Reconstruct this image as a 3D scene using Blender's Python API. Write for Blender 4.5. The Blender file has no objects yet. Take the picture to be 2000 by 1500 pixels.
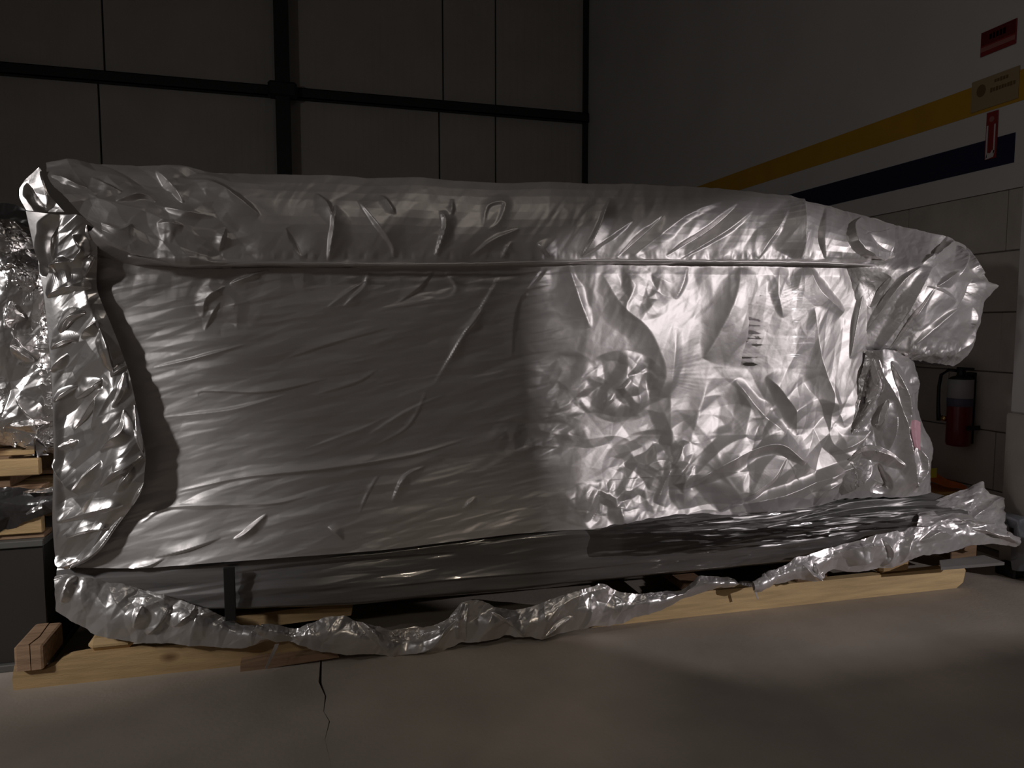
import bpy, bmesh, math, random
import numpy as np
from math import radians, sin, cos, pi

scn = bpy.context.scene
COL = scn.collection
# ------------------------------------------------------------------ camera
F = 1400.0
CAM = np.array([0.0, 0.0, 1.5])
YAW, PIT = radians(-15.9), radians(85.5)
cd = bpy.data.cameras.new('camera')
cd.sensor_width = 36.0
cd.lens = F / 2000 * 36
cd.clip_start = 0.02
cam = bpy.data.objects.new('camera', cd)
cam.location = CAM
cam.rotation_euler = (PIT, 0, YAW)
COL.objects.link(cam)
scn.camera = cam
# ------------------------------------------------------------------ view
scn.view_settings.view_transform = 'Standard'
scn.view_settings.look = 'None'
scn.view_settings.gamma = 1
scn.view_settings.use_curve_mapping = False
scn.view_settings.exposure = 0.0
# ------------------------------------------------------------------ world and lamps
w = bpy.data.worlds.new('night')
scn.world = w
w.use_nodes = True
w.node_tree.nodes['Background'].inputs[0].default_value = (0.9, 0.88, 0.95, 1)
w.node_tree.nodes['Background'].inputs[1].default_value = 0.02


def lamp(name, kind, loc, power, color, size=0.3, target=None, size_y=None):
    l = bpy.data.lights.new(name, kind)
    l.energy = power
    l.color = color
    if kind == 'AREA':
        l.size = size
        if size_y:
            l.shape = 'RECTANGLE'
            l.size_y = size_y
    else:
        l.shadow_soft_size = size
    o = bpy.data.objects.new(name, l)
    o.location = loc
    if target is not None:
        import mathutils
        dv = mathutils.Vector(target) - mathutils.Vector(loc)
        o.rotation_euler = dv.to_track_quat('-Z', 'Y').to_euler()
    COL.objects.link(o)
    return o


KEY = np.array([6.8, -3.2, 2.9])
lamp('yard_lamp', 'POINT', KEY, 640, (1.0, 0.93, 0.94), 0.03)
lamp('high_bay_lamp', 'AREA', (-4.4, 1.0, 3.3), 23, (1.0, 0.96, 0.94), 0.45, (-0.6, 3.3, 1.0))
lamp('aisle_lamp', 'AREA', (0.9, 1.0, 5.2), 4.5, (1.0, 0.90, 0.79), 0.5, (1.0, 2.6, 0.0))
corner_fill = lamp('corner_fill_lamp', 'SPOT', (-4.3, 0.4, 3.1), 480, (1.0, 0.97, 0.95), 0.2, (-1.5, 3.35, 1.05))  # added spot without a seen source, brightens the left corner foil
corner_fill.data.spot_size = radians(24)
corner_fill.data.spot_blend = 0.6
apron_fill = lamp('apron_fill_lamp', 'SPOT', (0.5, -1.2, 3.0), 42, (1.0, 0.86, 0.68), 0.12, (0.75, 3.2, 0.0))  # added warm spot without a seen source, brightens the torn apron
apron_fill.data.spot_size = radians(20)
apron_fill.data.spot_blend = 0.8

# ------------------------------------------------------------------ projection: a pixel of the photograph to a point of a real plane
_c, _s = cos(PIT), sin(PIT)
_Rx = np.array([[1, 0, 0], [0, _c, -_s], [0, _s, _c]])
_Rz = np.array([[cos(YAW), -sin(YAW), 0], [sin(YAW), cos(YAW), 0], [0, 0, 1]])
RM = _Rz @ _Rx
TILT, C0 = 0.03, 3.285          # the load stands on the plane  Y + TILT*X = C0


def ray(u, v):
    u = np.asarray(u, float)
    v = np.asarray(v, float)
    q = np.stack([(u - 1000) / F, -(v - 750) / F, -np.ones_like(u)], -1)
    return q @ RM.T


def at(u, v, off=0.0):
    q = ray(u, v)
    t = (C0 + off) / (q[..., 1] + TILT * q[..., 0])
    return CAM + q * t[..., None]


def atx(u, v, X):
    q = ray(u, v)
    return CAM + q * (X / q[..., 0])[..., None]


def aty(u, v, Y):
    q = ray(u, v)
    return CAM + q * (Y / q[..., 1])[..., None]


# ------------------------------------------------------------------ object helpers
def link(o, parent=None):
    COL.objects.link(o)
    if parent is not None:
        o.parent = parent
        if any(abs(x) > 1e-9 for x in parent.location):
            o.location = [-x for x in parent.location]   # meshes are in world coordinates
    return o


def tag(o, label=None, cat=None, group=None, kind=None):
    for k, v in (('label', label), ('category', cat), ('group', group), ('kind', kind)):
        if v:
            o[k] = v
    return o


def empty(name, loc):
    o = bpy.data.objects.new(name, None)
    o.empty_display_size = 0.2
    o.location = loc
    COL.objects.link(o)
    return o


def mesh_obj(name, verts, faces, m, parent=None, smooth=False):
    me = bpy.data.meshes.new(name)
    me.from_pydata([tuple(map(float, v)) for v in verts], [], faces)
    me.update()
    if smooth:
        me.shade_smooth()
    me.materials.append(m)
    return link(bpy.data.objects.new(name, me), parent)


def bm_obj(name, bm, m, parent=None, smooth=False):
    me = bpy.data.meshes.new(name)
    bmesh.ops.recalc_face_normals(bm, faces=bm.faces)
    bm.to_mesh(me)
    bm.free()
    if smooth:
        me.shade_smooth()
    me.materials.append(m)
    return link(bpy.data.objects.new(name, me), parent)


def bm_box(bm, x0, x1, y0, y1, z0, z1, bev=0.0):
    vs = [bm.verts.new(p) for p in ((x0, y0, z0), (x1, y0, z0), (x1, y1, z0), (x0, y1, z0),
                                    (x0, y0, z1), (x1, y0, z1), (x1, y1, z1), (x0, y1, z1))]
    fs = [bm.faces.new([vs[i] for i in q]) for q in ((0, 3, 2, 1), (4, 5, 6, 7), (0, 1, 5, 4), (1, 2, 6, 5), (2, 3, 7, 6), (3, 0, 4, 7))]
    if bev:
        es = list({e for f in fs for e in f.edges})
        bmesh.ops.bevel(bm, geom=es, offset=bev, segments=1, affect='EDGES', profile=0.5)


def box(name, x0, x1, y0, y1, z0, z1, m, parent=None, bev=0.0):
    bm = bmesh.new()
    bm_box(bm, x0, x1, y0, y1, z0, z1, bev)
    return bm_obj(name, bm, m, parent)


def sheared(o):
    """bring an axis-aligned pallet part onto the slightly turned line Y + TILT*X"""
    for v in o.data.vertices:
        v.co.y -= TILT * v.co.x
    return o


def prism(name, pts, y0, y1, m, parent=None):
    """polygon in XZ extruded along Y"""
    n = len(pts)
    vs = [(x, y0, z) for x, z in pts] + [(x, y1, z) for x, z in pts]
    fs = [tuple(range(n)), tuple(range(2 * n - 1, n - 1, -1))]
    fs += [((i + 1) % n, i, n + i, n + (i + 1) % n) for i in range(n)]
    o = mesh_obj(name, vs, fs, m, parent)
    bm = bmesh.new()
    bm.from_mesh(o.data)
    bmesh.ops.recalc_face_normals(bm, faces=bm.faces)
    bm.to_mesh(o.data)
    bm.free()
    return o


def tube_bm(bm, path, r, n=8, cap=True):
    path = [np.array(p, float) for p in path]
    rings = []
    k = len(path)
    rr = r if hasattr(r, '__len__') else [r] * k
    for i, p in enumerate(path):
        t = path[min(i + 1, k - 1)] - path[max(i - 1, 0)]
        t /= (np.linalg.norm(t) + 1e-12)
        a = np.array([0, 0, 1.0]) if abs(t[2]) < 0.9 else np.array([1.0, 0, 0])
        u = np.cross(t, a)
        u /= np.linalg.norm(u)
        v = np.cross(t, u)
        rings.append([bm.verts.new(p + rr[i] * (cos(2 * pi * j / n) * u + sin(2 * pi * j / n) * v)) for j in range(n)])
    for a, b in zip(rings, rings[1:]):
        for j in range(n):
            bm.faces.new((a[j], a[(j + 1) % n], b[(j + 1) % n], b[j]))
    if cap:
        bm.faces.new(rings[0][::-1])
        bm.faces.new(rings[-1])


def lathe_bm(bm, prof, cx, cy, n=28):
    rings = []
    for r, z in prof:
        rings.append([bm.verts.new((cx + r * cos(2 * pi * j / n), cy + r * sin(2 * pi * j / n), z)) for j in range(n)])
    for a, b in zip(rings, rings[1:]):
        for j in range(n):
            bm.faces.new((a[j], a[(j + 1) % n], b[(j + 1) % n], b[j]))
    bm.faces.new(rings[0][::-1])
    bm.faces.new(rings[-1])


# ------------------------------------------------------------------ materials
def mat(name, color, rough=0.6, metal=0.0, var=0.0, vscale=6.0, bump=0.0, bscale=40.0, coat=0.0, spec=0.5, stretch=(1, 1, 1), det=4.0):
    m = bpy.data.materials.new(name)
    m.use_nodes = True
    nt = m.node_tree
    b = nt.nodes['Principled BSDF']
    b.inputs['Base Color'].default_value = (*color, 1)
    b.inputs['Roughness'].default_value = rough
    b.inputs['Metallic'].default_value = metal
    b.inputs['Coat Weight'].default_value = coat
    b.inputs['Specular IOR Level'].default_value = spec
    tc = nt.nodes.new('ShaderNodeTexCoord')
    mp = nt.nodes.new('ShaderNodeMapping')
    mp.inputs['Scale'].default_value = stretch
    nt.links.new(tc.outputs['Object'], mp.inputs['Vector'])
    if var:
        n = nt.nodes.new('ShaderNodeTexNoise')
        n.inputs['Scale'].default_value = vscale
        n.inputs['Detail'].default_value = det
        nt.links.new(mp.outputs['Vector'], n.inputs['Vector'])
        r = nt.nodes.new('ShaderNodeValToRGB')
        r.color_ramp.elements[0].position = 0.3
        r.color_ramp.elements[1].position = 0.7
        r.color_ramp.elements[0].color = (*[c * (1 - var) for c in color], 1)
        r.color_ramp.elements[1].color = (*[min(1, c * (1 + var)) for c in color], 1)
        nt.links.new(n.outputs['Fac'], r.inputs['Fac'])
        nt.links.new(r.outputs['Color'], b.inputs['Base Color'])
    if bump:
        n2 = nt.nodes.new('ShaderNodeTexNoise')
        n2.inputs['Scale'].default_value = bscale
        n2.inputs['Detail'].default_value = 5
        nt.links.new(mp.outputs['Vector'], n2.inputs['Vector'])
        bp = nt.nodes.new('ShaderNodeBump')
        bp.inputs['Strength'].default_value = 1.0
        bp.inputs['Distance'].default_value = bump
        nt.links.new(n2.outputs['Fac'], bp.inputs['Height'])
        nt.links.new(bp.outputs['Normal'], b.inputs['Normal'])
    return m


def wood(name, color, dark=0.5):
    m = mat(name, color, 0.75, bump=0.0015, bscale=30, stretch=(1.2, 14, 14))
    nt = m.node_tree
    b = nt.nodes['Principled BSDF']
    tc = nt.nodes.new('ShaderNodeTexCoord')
    mp = nt.nodes.new('ShaderNodeMapping')
    mp.inputs['Scale'].default_value = (1.2, 16, 16)
    nt.links.new(tc.outputs['Object'], mp.inputs['Vector'])
    n = nt.nodes.new('ShaderNodeTexNoise')
    n.inputs['Scale'].default_value = 3
    n.inputs['Detail'].default_value = 6
    nt.links.new(mp.outputs['Vector'], n.inputs['Vector'])
    r = nt.nodes.new('ShaderNodeValToRGB')
    r.color_ramp.elements[0].position = 0.3
    r.color_ramp.elements[1].position = 0.65
    r.color_ramp.elements[0].color = (*[c * (1 - dark * 0.55) for c in color], 1)
    r.color_ramp.elements[1].color = (*color, 1)
    nt.links.new(n.outputs['Fac'], r.inputs['Fac'])
    # knots
    mp2 = nt.nodes.new('ShaderNodeMapping')
    mp2.inputs['Scale'].default_value = (3.2, 0.6, 5.5)
    nt.links.new(tc.outputs['Object'], mp2.inputs['Vector'])
    vo = nt.nodes.new('ShaderNodeTexVoronoi')
    vo.inputs['Scale'].default_value = 1.0
    nt.links.new(mp2.outputs['Vector'], vo.inputs['Vector'])
    r2 = nt.nodes.new('ShaderNodeValToRGB')
    r2.color_ramp.elements[0].position = 0.06
    r2.color_ramp.elements[1].position = 0.17
    r2.color_ramp.elements[0].color = (0.25, 0.17, 0.1, 1)
    r2.color_ramp.elements[1].color = (1, 1, 1, 1)
    nt.links.new(vo.outputs['Distance'], r2.inputs['Fac'])
    mx = nt.nodes.new('ShaderNodeMix')
    mx.data_type = 'RGBA'
    mx.blend_type = 'MULTIPLY'
    mx.inputs['Factor'].default_value = 1.0
    nt.links.new(r.outputs['Color'], mx.inputs['A'])
    nt.links.new(r2.outputs['Color'], mx.inputs['B'])
    nt.links.new(mx.outputs['Result'], b.inputs['Base Color'])
    return m


def film_mat():
    m = bpy.data.materials.new('stretch_film')
    m.use_nodes = True
    nt = m.node_tree
    nt.nodes.clear()
    out = nt.nodes.new('ShaderNodeOutputMaterial')
    mx = nt.nodes.new('ShaderNodeMixShader')
    tr = nt.nodes.new('ShaderNodeBsdfTransparent')
    gl = nt.nodes.new('ShaderNodeBsdfGlossy')
    gl.inputs['Roughness'].default_value = 0.12
    gl.inputs['Color'].default_value = (0.95, 0.95, 0.97, 1)
    fr = nt.nodes.new('ShaderNodeFresnel')
    fr.inputs['IOR'].default_value = 1.5
    nt.links.new(fr.outputs[0], mx.inputs[0])
    nt.links.new(tr.outputs[0], mx.inputs[1])
    nt.links.new(gl.outputs[0], mx.inputs[2])
    nt.links.new(mx.outputs[0], out.inputs[0])
    return m


M = {}
M['foil'] = mat('foil', (0.80, 0.775, 0.77), 0.27, 0.95, bump=0.0006, bscale=26)
M['foil_satin'] = mat('foil_satin', (0.80, 0.77, 0.77), 0.33, 0.55, bump=0.0006, bscale=28)
M['foil_mid'] = mat('foil_mid', (0.78, 0.755, 0.75), 0.30, 0.84, bump=0.0006, bscale=28)
M['foil_matt'] = mat('foil_matt', (0.74, 0.71, 0.705), 0.44, 0.58, bump=0.0006, bscale=30)
M['black_film'] = mat('black_film', (0.045, 0.042, 0.042), 0.28, 0.0, bump=0.001, bscale=14, coat=0.3, stretch=(0.25, 1, 3))
M['base_film'] = mat('base_film', (0.22, 0.212, 0.21), 0.32, 0.45, var=0.25, vscale=5, bump=0.0015, bscale=10, coat=0.6, stretch=(0.22, 1, 4))
M['film'] = film_mat()
M['floor'] = mat('concrete_floor', (0.46, 0.402, 0.345), 0.72, var=0.22, vscale=1.4, bump=0.0015, bscale=50, det=8)
M['crack'] = mat('crack_dirt', (0.03, 0.026, 0.022), 0.9)
M['panel'] = mat('wall_panel_paint', (0.56, 0.53, 0.50), 0.55, var=0.06, vscale=1.5)
M['steel'] = mat('dark_steel', (0.022, 0.021, 0.021), 0.6)
M['plaster'] = mat('plaster_paint', (0.64, 0.62, 0.61), 0.7, var=0.05, vscale=1.2)
M['block'] = mat('bare_block', (0.52, 0.475, 0.425), 0.9, var=0.13, vscale=3, bump=0.003, bscale=60)
M['mortar'] = mat('block_joint', (0.19, 0.175, 0.155), 0.95)
M['yellow'] = mat('yellow_stripe', (0.56, 0.31, 0.02), 0.6, var=0.05)
M['navy'] = mat('navy_stripe', (0.010, 0.013, 0.045), 0.6)
M['sign_red'] = mat('sign_red', (0.26, 0.022, 0.022), 0.5)
M['sign_dark'] = mat('sign_dark_red', (0.13, 0.01, 0.01), 0.5)
M['sign_pink'] = mat('sign_pale_print', (0.34, 0.13, 0.12), 0.6)
M['sign_white'] = mat('sign_white', (0.6, 0.55, 0.56), 0.5)
M['sign_tan'] = mat('sign_tan', (0.36, 0.27, 0.15), 0.55)
M['sign_brown'] = mat('sign_brown', (0.16, 0.10, 0.04), 0.6)
M['wood'] = wood('pallet_pine', (0.55, 0.37, 0.18))
M['wood_lit'] = wood('lit_pine', (0.86, 0.63, 0.33))  # lighter copy of the pine: key light painted into the right stringer
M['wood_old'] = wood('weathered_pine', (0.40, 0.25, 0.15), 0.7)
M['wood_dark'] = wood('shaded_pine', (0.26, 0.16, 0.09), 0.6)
M['grey_board'] = mat('grey_board', (0.22, 0.21, 0.20), 0.7, var=0.1)
M['crate'] = mat('crate_steel', (0.026, 0.022, 0.019), 0.55, var=0.1, vscale=2)
M['crate_rail'] = mat('crate_rail', (0.10, 0.097, 0.09), 0.5)
M['ext_red'] = mat('extinguisher_red', (0.18, 0.008, 0.014), 0.3, coat=0.3)
M['black'] = mat('black_rubber', (0.012, 0.012, 0.012), 0.5)
M['brass'] = mat('brass', (0.75, 0.52, 0.2), 0.25, 1.0)
M['ext_label'] = mat('extinguisher_label', (0.40, 0.39, 0.40), 0.5)
M['ext_band'] = mat('extinguisher_band', (0.10, 0.10, 0.15), 0.5)
M['carton'] = mat('carton_tan', (0.85, 0.55, 0.18), 0.75, var=0.1)
M['carton_orange'] = mat('carton_orange', (0.85, 0.22, 0.05), 0.7, var=0.15, vscale=9)
M['carton_yellow'] = mat('carton_yellow', (0.92, 0.76, 0.06), 0.6)
M['pink'] = mat('pink_plastic', (0.85, 0.48, 0.56), 0.5)
M['grey_film'] = mat('grey_film', (0.20, 0.21, 0.23), 0.4, 0.3, bump=0.002, bscale=15)

# ------------------------------------------------------------------ noise
_rng = np.random.RandomState(11)
TAB = _rng.rand(512, 512) * 2 - 1


def _h(i, j, seed):
    return TAB[(i + seed * 37) % 512, (j + seed * 91) % 512]


def vnoise(x, y, seed):
    i = np.floor(x).astype(int)
    j = np.floor(y).astype(int)
    fx, fy = x - i, y - j
    sx, sy = fx * fx * (3 - 2 * fx), fy * fy * (3 - 2 * fy)
    a, b, c, d = _h(i, j, seed), _h(i + 1, j, seed), _h(i, j + 1, seed), _h(i + 1, j + 1, seed)
    return (a * (1 - sx) + b * sx) * (1 - sy) + (c * (1 - sx) + d * sx) * sy


def facet(x, y, seed):
    """flat facets between random heights: creased foil"""
    wx = x + 0.3 * vnoise(x * 0.9 + 3.1, y * 0.9, seed + 5)
    wy = y + 0.3 * vnoise(x * 0.9, y * 0.9 + 7.7, seed + 6)
    i = np.floor(wx).astype(int)
    j = np.floor(wy).astype(int)
    fx, fy = wx - i, wy - j
    a, b, c, d = _h(i, j, seed), _h(i + 1, j, seed), _h(i, j + 1, seed), _h(i + 1, j + 1, seed)
    t1 = np.where(fx > fy, a + (b - a) * fx + (d - b) * fy, a + (d - c) * fx + (c - a) * fy)
    t2 = np.where(fx + fy < 1, a + (b - a) * fx + (c - a) * fy, d + (c - d) * (1 - fx) + (b - d) * (1 - fy))
    return np.where(_h(i, j, seed + 3) > 0, t1, t2)


def crumple(x, z, lam, ang=0.0, stretch=1.0, seed=1, octv=3, gain=0.5):
    a = radians(ang)
    u = (x * cos(a) + z * sin(a)) / stretch
    v = -x * sin(a) + z * cos(a)
    s = 0
    g = 1.0
    l = lam
    for k in range(octv):
        t = 0.7 * k
        s = s + g * facet((u * cos(t) + v * sin(t)) / l + 13.3 * k, (-u * sin(t) + v * cos(t)) / l + 5.7 * k, seed + 11 * k)
        g *= gain
        l *= 0.5
    return s


def sm(x, a, b):
    t = np.clip((x - a) / (b - a), 0, 1)
    return t * t * (3 - 2 * t)


def smooth_line(pts, n=14):
    P = np.array(pts, float)
    if len(P) == 2:
        P = np.array([P[0], P.mean(0) + 0.03 * np.array([P[1, 1] - P[0, 1], P[0, 0] - P[1, 0]]), P[1]])
    Q = np.concatenate([2 * P[:1] - P[1:2], P, 2 * P[-1:] - P[-2:-1]])
    out = []
    for k in range(1, len(Q) - 2):
        t = np.linspace(0, 1, n, endpoint=False)[:, None]
        a, b, c, d = Q[k - 1], Q[k], Q[k + 1], Q[k + 2]
        out.append(0.5 * (2 * b + (c - a) * t + (2 * a - 5 * b + 4 * c - d) * t ** 2 + (3 * b - a - 3 * c + d) * t ** 3))
    out.append(P[-1:])
    return np.concatenate(out)


def ridges(px, py, items):
    """creases drawn as lines: (points, height m, width on one side, width on the other); pointed at both ends"""
    D = np.zeros_like(px)
    for k, (pts, h, w1, w2) in enumerate(items):
        L = smooth_line(pts)
        seg = np.hypot(*np.diff(L, axis=0).T)
        cum = np.concatenate([[0], np.cumsum(seg)])
        W = max(w1, w2) * 2.2
        lo, hi = L.min(0) - W, L.max(0) + W
        sel = (px > lo[0]) & (px < hi[0]) & (py > lo[1]) & (py < hi[1])
        if not sel.any():
            continue
        qx, qy = px[sel], py[sel]
        bd = np.full(qx.shape, 1e9)
        bs = np.zeros_like(qx)
        bside = np.zeros(qx.shape, bool)
        for a, b, l, c in zip(L[:-1], L[1:], seg, cum[:-1]):
            dx, dy = b - a
            t = np.clip(((qx - a[0]) * dx + (qy - a[1]) * dy) / (l * l + 1e-9), 0, 1)
            ex, ey = qx - a[0] - t * dx, qy - a[1] - t * dy
            d = np.hypot(ex, ey)
            m_ = d < bd
            bd = np.where(m_, d, bd)
            bs = np.where(m_, (c + t * l) / cum[-1], bs)
            bside = np.where(m_, (ex * dy - ey * dx) > 0, bside)
        tp = np.sin(np.pi * np.clip(bs, 0, 1)) ** 0.75
        if max(w1, w2) < 2.2 * min(w1, w2):
            w1, w2 = (1.8 * w1, 0.5 * w2) if k % 2 else (0.5 * w1, 1.8 * w2)
        wob = 1 + 0.35 * vnoise(bs * 5 + k, bs * 0 + 0.5 * k, 9)
        ww = np.where(bside, w1, w2) * (0.25 + 0.75 * tp) * wob * 1.15
        D[sel] += h * np.clip(1 - bd / ww, 0, 1) ** 1.5 * tp
    return D


# ------------------------------------------------------------------ sheet builder
def resample(row, n):
    row = np.array(row, float)
    t = np.linspace(0, 1, len(row))
    s = np.linspace(0, 1, n)
    out = np.stack([np.interp(s, t, row[:, k]) for k in range(row.shape[1])], -1)
    k = max(1, int(n / (len(row) - 1) * 0.35))
    if k > 1:
        pad = np.concatenate([2 * out[:1] - out[1:k + 1][::-1], out, 2 * out[-1:] - out[-k - 1:-1][::-1]])
        ker = np.hanning(2 * k + 3)[1:-1]
        ker /= ker.sum()
        out = np.stack([np.convolve(pad[:, c], ker, 'valid')[(len(pad) - 2 * k - n) // 2:][:n] for c in range(out.shape[1])], -1)
    return out


def sheet_grid(rows, nu, nv, sv=0.25, vt=None):
    R = np.array([resample(r, nu) for r in rows])      # (k,nu,3)
    k = len(rows)
    t = np.linspace(0, 1, k) if vt is None else np.array(vt, float)
    s = np.linspace(0, 1, nv)
    idx = np.clip(np.searchsorted(t, s, 'right') - 1, 0, k - 2)
    f = ((s - t[idx]) / (t[idx + 1] - t[idx]))[:, None, None]
    G = R[idx] * (1 - f) + R[idx + 1] * f
    kk = int(nv / (k - 1) * sv)
    if kk > 1:
        pad = np.concatenate([2 * G[:1] - G[1:kk + 1][::-1], G, 2 * G[-1:] - G[-kk - 1:-1][::-1]])
        cs = np.concatenate([np.zeros((1,) + pad.shape[1:]), np.cumsum(pad, 0)])
        G = (cs[2 * kk + 1:] - cs[:-2 * kk - 1]) / (2 * kk + 1)
    return G


def normals(P):
    du = np.gradient(P, axis=1)
    dv = np.gradient(P, axis=0)
    n = np.cross(du, dv)
    n /= np.linalg.norm(n, axis=-1, keepdims=True) + 1e-12
    flip = (n[..., 1] > 0)[..., None]
    return np.where(flip, -n, n)


def grid_obj(name, P, m, parent=None):
    nv, nu = P.shape[:2]
    me = bpy.data.meshes.new(name)
    me.vertices.add(nv * nu)
    me.vertices.foreach_set('co', P.reshape(-1).astype(np.float32))
    nf = (nv - 1) * (nu - 1)
    i = np.arange(nv * nu).reshape(nv, nu)
    q = np.stack([i[:-1, :-1], i[1:, :-1], i[1:, 1:], i[:-1, 1:]], -1).reshape(-1)
    me.loops.add(nf * 4)
    me.loops.foreach_set('vertex_index', q.astype(np.int32))
    me.polygons.add(nf)
    me.polygons.foreach_set('loop_start', (np.arange(nf) * 4).astype(np.int32))
    me.update(calc_edges=True)
    me.shade_smooth()
    me.materials.append(m)
    return link(bpy.data.objects.new(name, me), parent)


def sheet(name, rows, nu, nv, disp, m, parent=None, jitter=0.0, seed=1, sv=0.25, back=None, world_rows=None, vt=None):
    G = sheet_grid(rows, nu, nv, sv, vt)
    px, py, off = G[..., 0], G[..., 1], G[..., 2]
    if jitter:
        e = np.ones(nv)[:, None] * np.ones(nu)[None]
        px = px + jitter * crumple(py / 400 + 9, px / 400, 0.06, seed=seed + 40, octv=3) * e
        py = py + jitter * crumple(px / 400, py / 400 + 4, 0.06, seed=seed + 50, octv=3) * e
    P = at(px, py, off)
    X, Z = P[..., 0], P[..., 2] + 0.6 * off
    n = normals(P)
    P = P + n * disp(px, py, X, Z)[..., None]
    if back == 'left':
        ext = P[:, :1] + np.array([0, 1, 0]) * np.linspace(0.9, 0.05, 12)[None, :, None]
        P = np.concatenate([ext, P], 1)
    if back == 'right':
        ext = P[:, -1:] + np.array([0, 1, 0]) * np.linspace(0.05, 0.7, 12)[None, :, None]
        P = np.concatenate([P, ext], 1)
    if world_rows:
        top = P[:1]
        ex = []
        for (dy, z) in world_rows:
            q = top.copy()
            q[..., 1] += dy
            if z is not None:
                q[..., 2] = z
            ex.append(q)
        P = np.concatenate(ex + [P], 0)
    return grid_obj(name, P, m, parent)


# ================================================================== SETTING
# floor: two slabs with a ragged joint between, over a dark bed
fl = empty('floor', (0, 0, 0))
tag(fl, 'bare brown grey concrete floor under the wooden skids', None, None, 'structure')
jy = [-4, 1.5, 2.2, 2.45, 2.6, 2.72, 2.8, 2.92, 3.05, 3.3, 11.2]
jx = [0.03, 0.03, 0.03, 0.045, 0.03, 0.05, 0.03, 0.04, 0.02, 0.03, 0.03]
jw = [0.0002, 0.0002, 0.0002, 0.0002, 0.0005, 0.002, 0.001, 0.003, 0.006, 0.003, 0.002]
L_, R_ = [(x - q, y) for x, y, q in zip(jx, jy, jw)], [(x + q, y) for x, y, q in zip(jx, jy, jw)]


def slab(name, pts):
    n = len(pts)
    vs = [(x, y, 0.0) for x, y in pts] + [(x, y, -0.1) for x, y in pts]
    fs = [tuple(range(n)), tuple(range(2 * n - 1, n - 1, -1))] + [((i + 1) % n, i, n + i, n + (i + 1) % n) for i in range(n)]
    return mesh_obj(name, vs, fs, M['floor'], fl)


slab('floor_slab', L_[::-1] + [(-9, -4), (-9, 11.2)][::1])
slab('floor_slab', R_ + [(12, 11.2), (12, -4)])
box('joint_bed', -0.2, 0.3, -4, 11.2, -0.12, -0.035, M['crack'], fl)

# back wall
YB = 10.8
wb = empty('wall_back', (0, YB, 0))
tag(wb, 'dark panelled warehouse back wall behind the wrapped machine', None, None, 'structure')
box('wall_backing', -9, 4.3, YB + 0.08, YB + 0.2, 0, 8, M['steel'], wb)


def bx(u, v):
    return float(aty(u, v, YB)[0])


zg = 4.74
up = [-9, bx(202, 80), bx(551, 90), bx(865, 90), bx(968, 90), 4.3]
dn = [-9, bx(195, 240), bx(555, 260), bx(858, 280), bx(968, 280), 4.3]
for lst, z0, z1 in ((up, zg + 0.005, 8.0), (dn, 0.0, zg - 0.005)):
    for a, b in zip(lst, lst[1:]):
        n = max(4, int((b - a) / 0.11))
        # shallow trapezoid ribs
        pts = []
        for i in range(n):
            x = a + 0.012 + (b - a - 0.024) * i / n
            d = (b - a - 0.024) / n
            pts += [(x, 0.0), (x + d * 0.36, 0.0), (x + d * 0.5, -0.0012), (x + d * 0.86, -0.0012)]
        pts.append((b - 0.012, 0.0))
        k = len(pts)
        vs = [(x, YB + y, z0) for x, y in pts] + [(x, YB + y, z1) for x, y in pts]
        vs += [(pts[0][0], YB + 0.06, z0), (pts[-1][0], YB + 0.06, z0), (pts[0][0], YB + 0.06, z1), (pts[-1][0], YB + 0.06, z1)]
        fs = [(i, i + 1, k + i + 1, k + i) for i in range(k - 1)]
        fs += [(2 * k, 0, k, 2 * k + 2), (k - 1, 2 * k + 1, 2 * k + 3, 2 * k - 1)]
        mesh_obj('wall_panel', vs, fs, M['panel'], wb)
# column (I section), girt rail, bracket, corner post
xc = bx(552, 150)
bm = bmesh.new()
bm_box(bm, xc - 0.095, xc + 0.095, YB - 0.30, YB - 0.285, 0, 8)
bm_box(bm, xc - 0.095, xc + 0.095, YB - 0.03, YB - 0.012, 0, 8)
bm_box(bm, xc - 0.006, xc + 0.006, YB - 0.29, YB - 0.02, 0, 8)
bm_obj('steel_column', bm, M['steel'], wb)
bm = bmesh.new()
bm_box(bm, -9, 4.28, YB - 0.13, YB - 0.01, zg - 0.055, zg - 0.04)
bm_box(bm, -9, 4.28, YB - 0.13, YB - 0.115, zg - 0.055, zg + 0.085)
bm_box(bm, -9, 4.28, YB - 0.13, YB - 0.01, zg + 0.075, zg + 0.085)
bm_obj('girt_rail', bm, M['steel'], wb)
bm = bmesh.new()
bm_box(bm, xc - 0.19, xc + 0.19, YB - 0.32, YB - 0.14, zg - 0.11, zg + 0.10, 0.03)
bm_obj('girt_bracket', bm, M['steel'], wb)
box('corner_post', 4.22, 4.30, YB - 0.07, YB - 0.01, 0, 8, M['steel'], wb)

# right wall: bare block below, painted plaster with stripes above; it ends at a pillar
XW = 4.3
wr = empty('wall_right', (XW, 3.2, 0))
tag(wr, 'right wall with bare blocks below white paint and two stripes', None, None, 'structure')
YE = 3.20
ZP = 2.375
box('wall_core', XW + 0.012, XW + 0.2, YE, YB + 0.2, 0, 8, M['mortar'], wr)
box('painted_plaster', XW - 0.004, XW + 0.012, YE, YB, ZP, 8, M['plaster'], wr)
box('yellow_stripe', XW - 0.007, XW - 0.004, 3.51, YB, 2.905, 3.095, M['yellow'], wr)
box('navy_stripe', XW - 0.007, XW - 0.004, 3.56, YB, 2.535, 2.72, M['navy'], wr)
bh, bl = 0.388, 0.79
bm = bmesh.new()
bm_box(bm, 0, 0.02, 0.004, bl - 0.004, 0.004, bh - 0.004, 0.004)
blk = bm_obj('block', bm, M['block'], None)
blk_me = blk.data
bpy.data.objects.remove(blk)
rb = random.Random(4)
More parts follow.
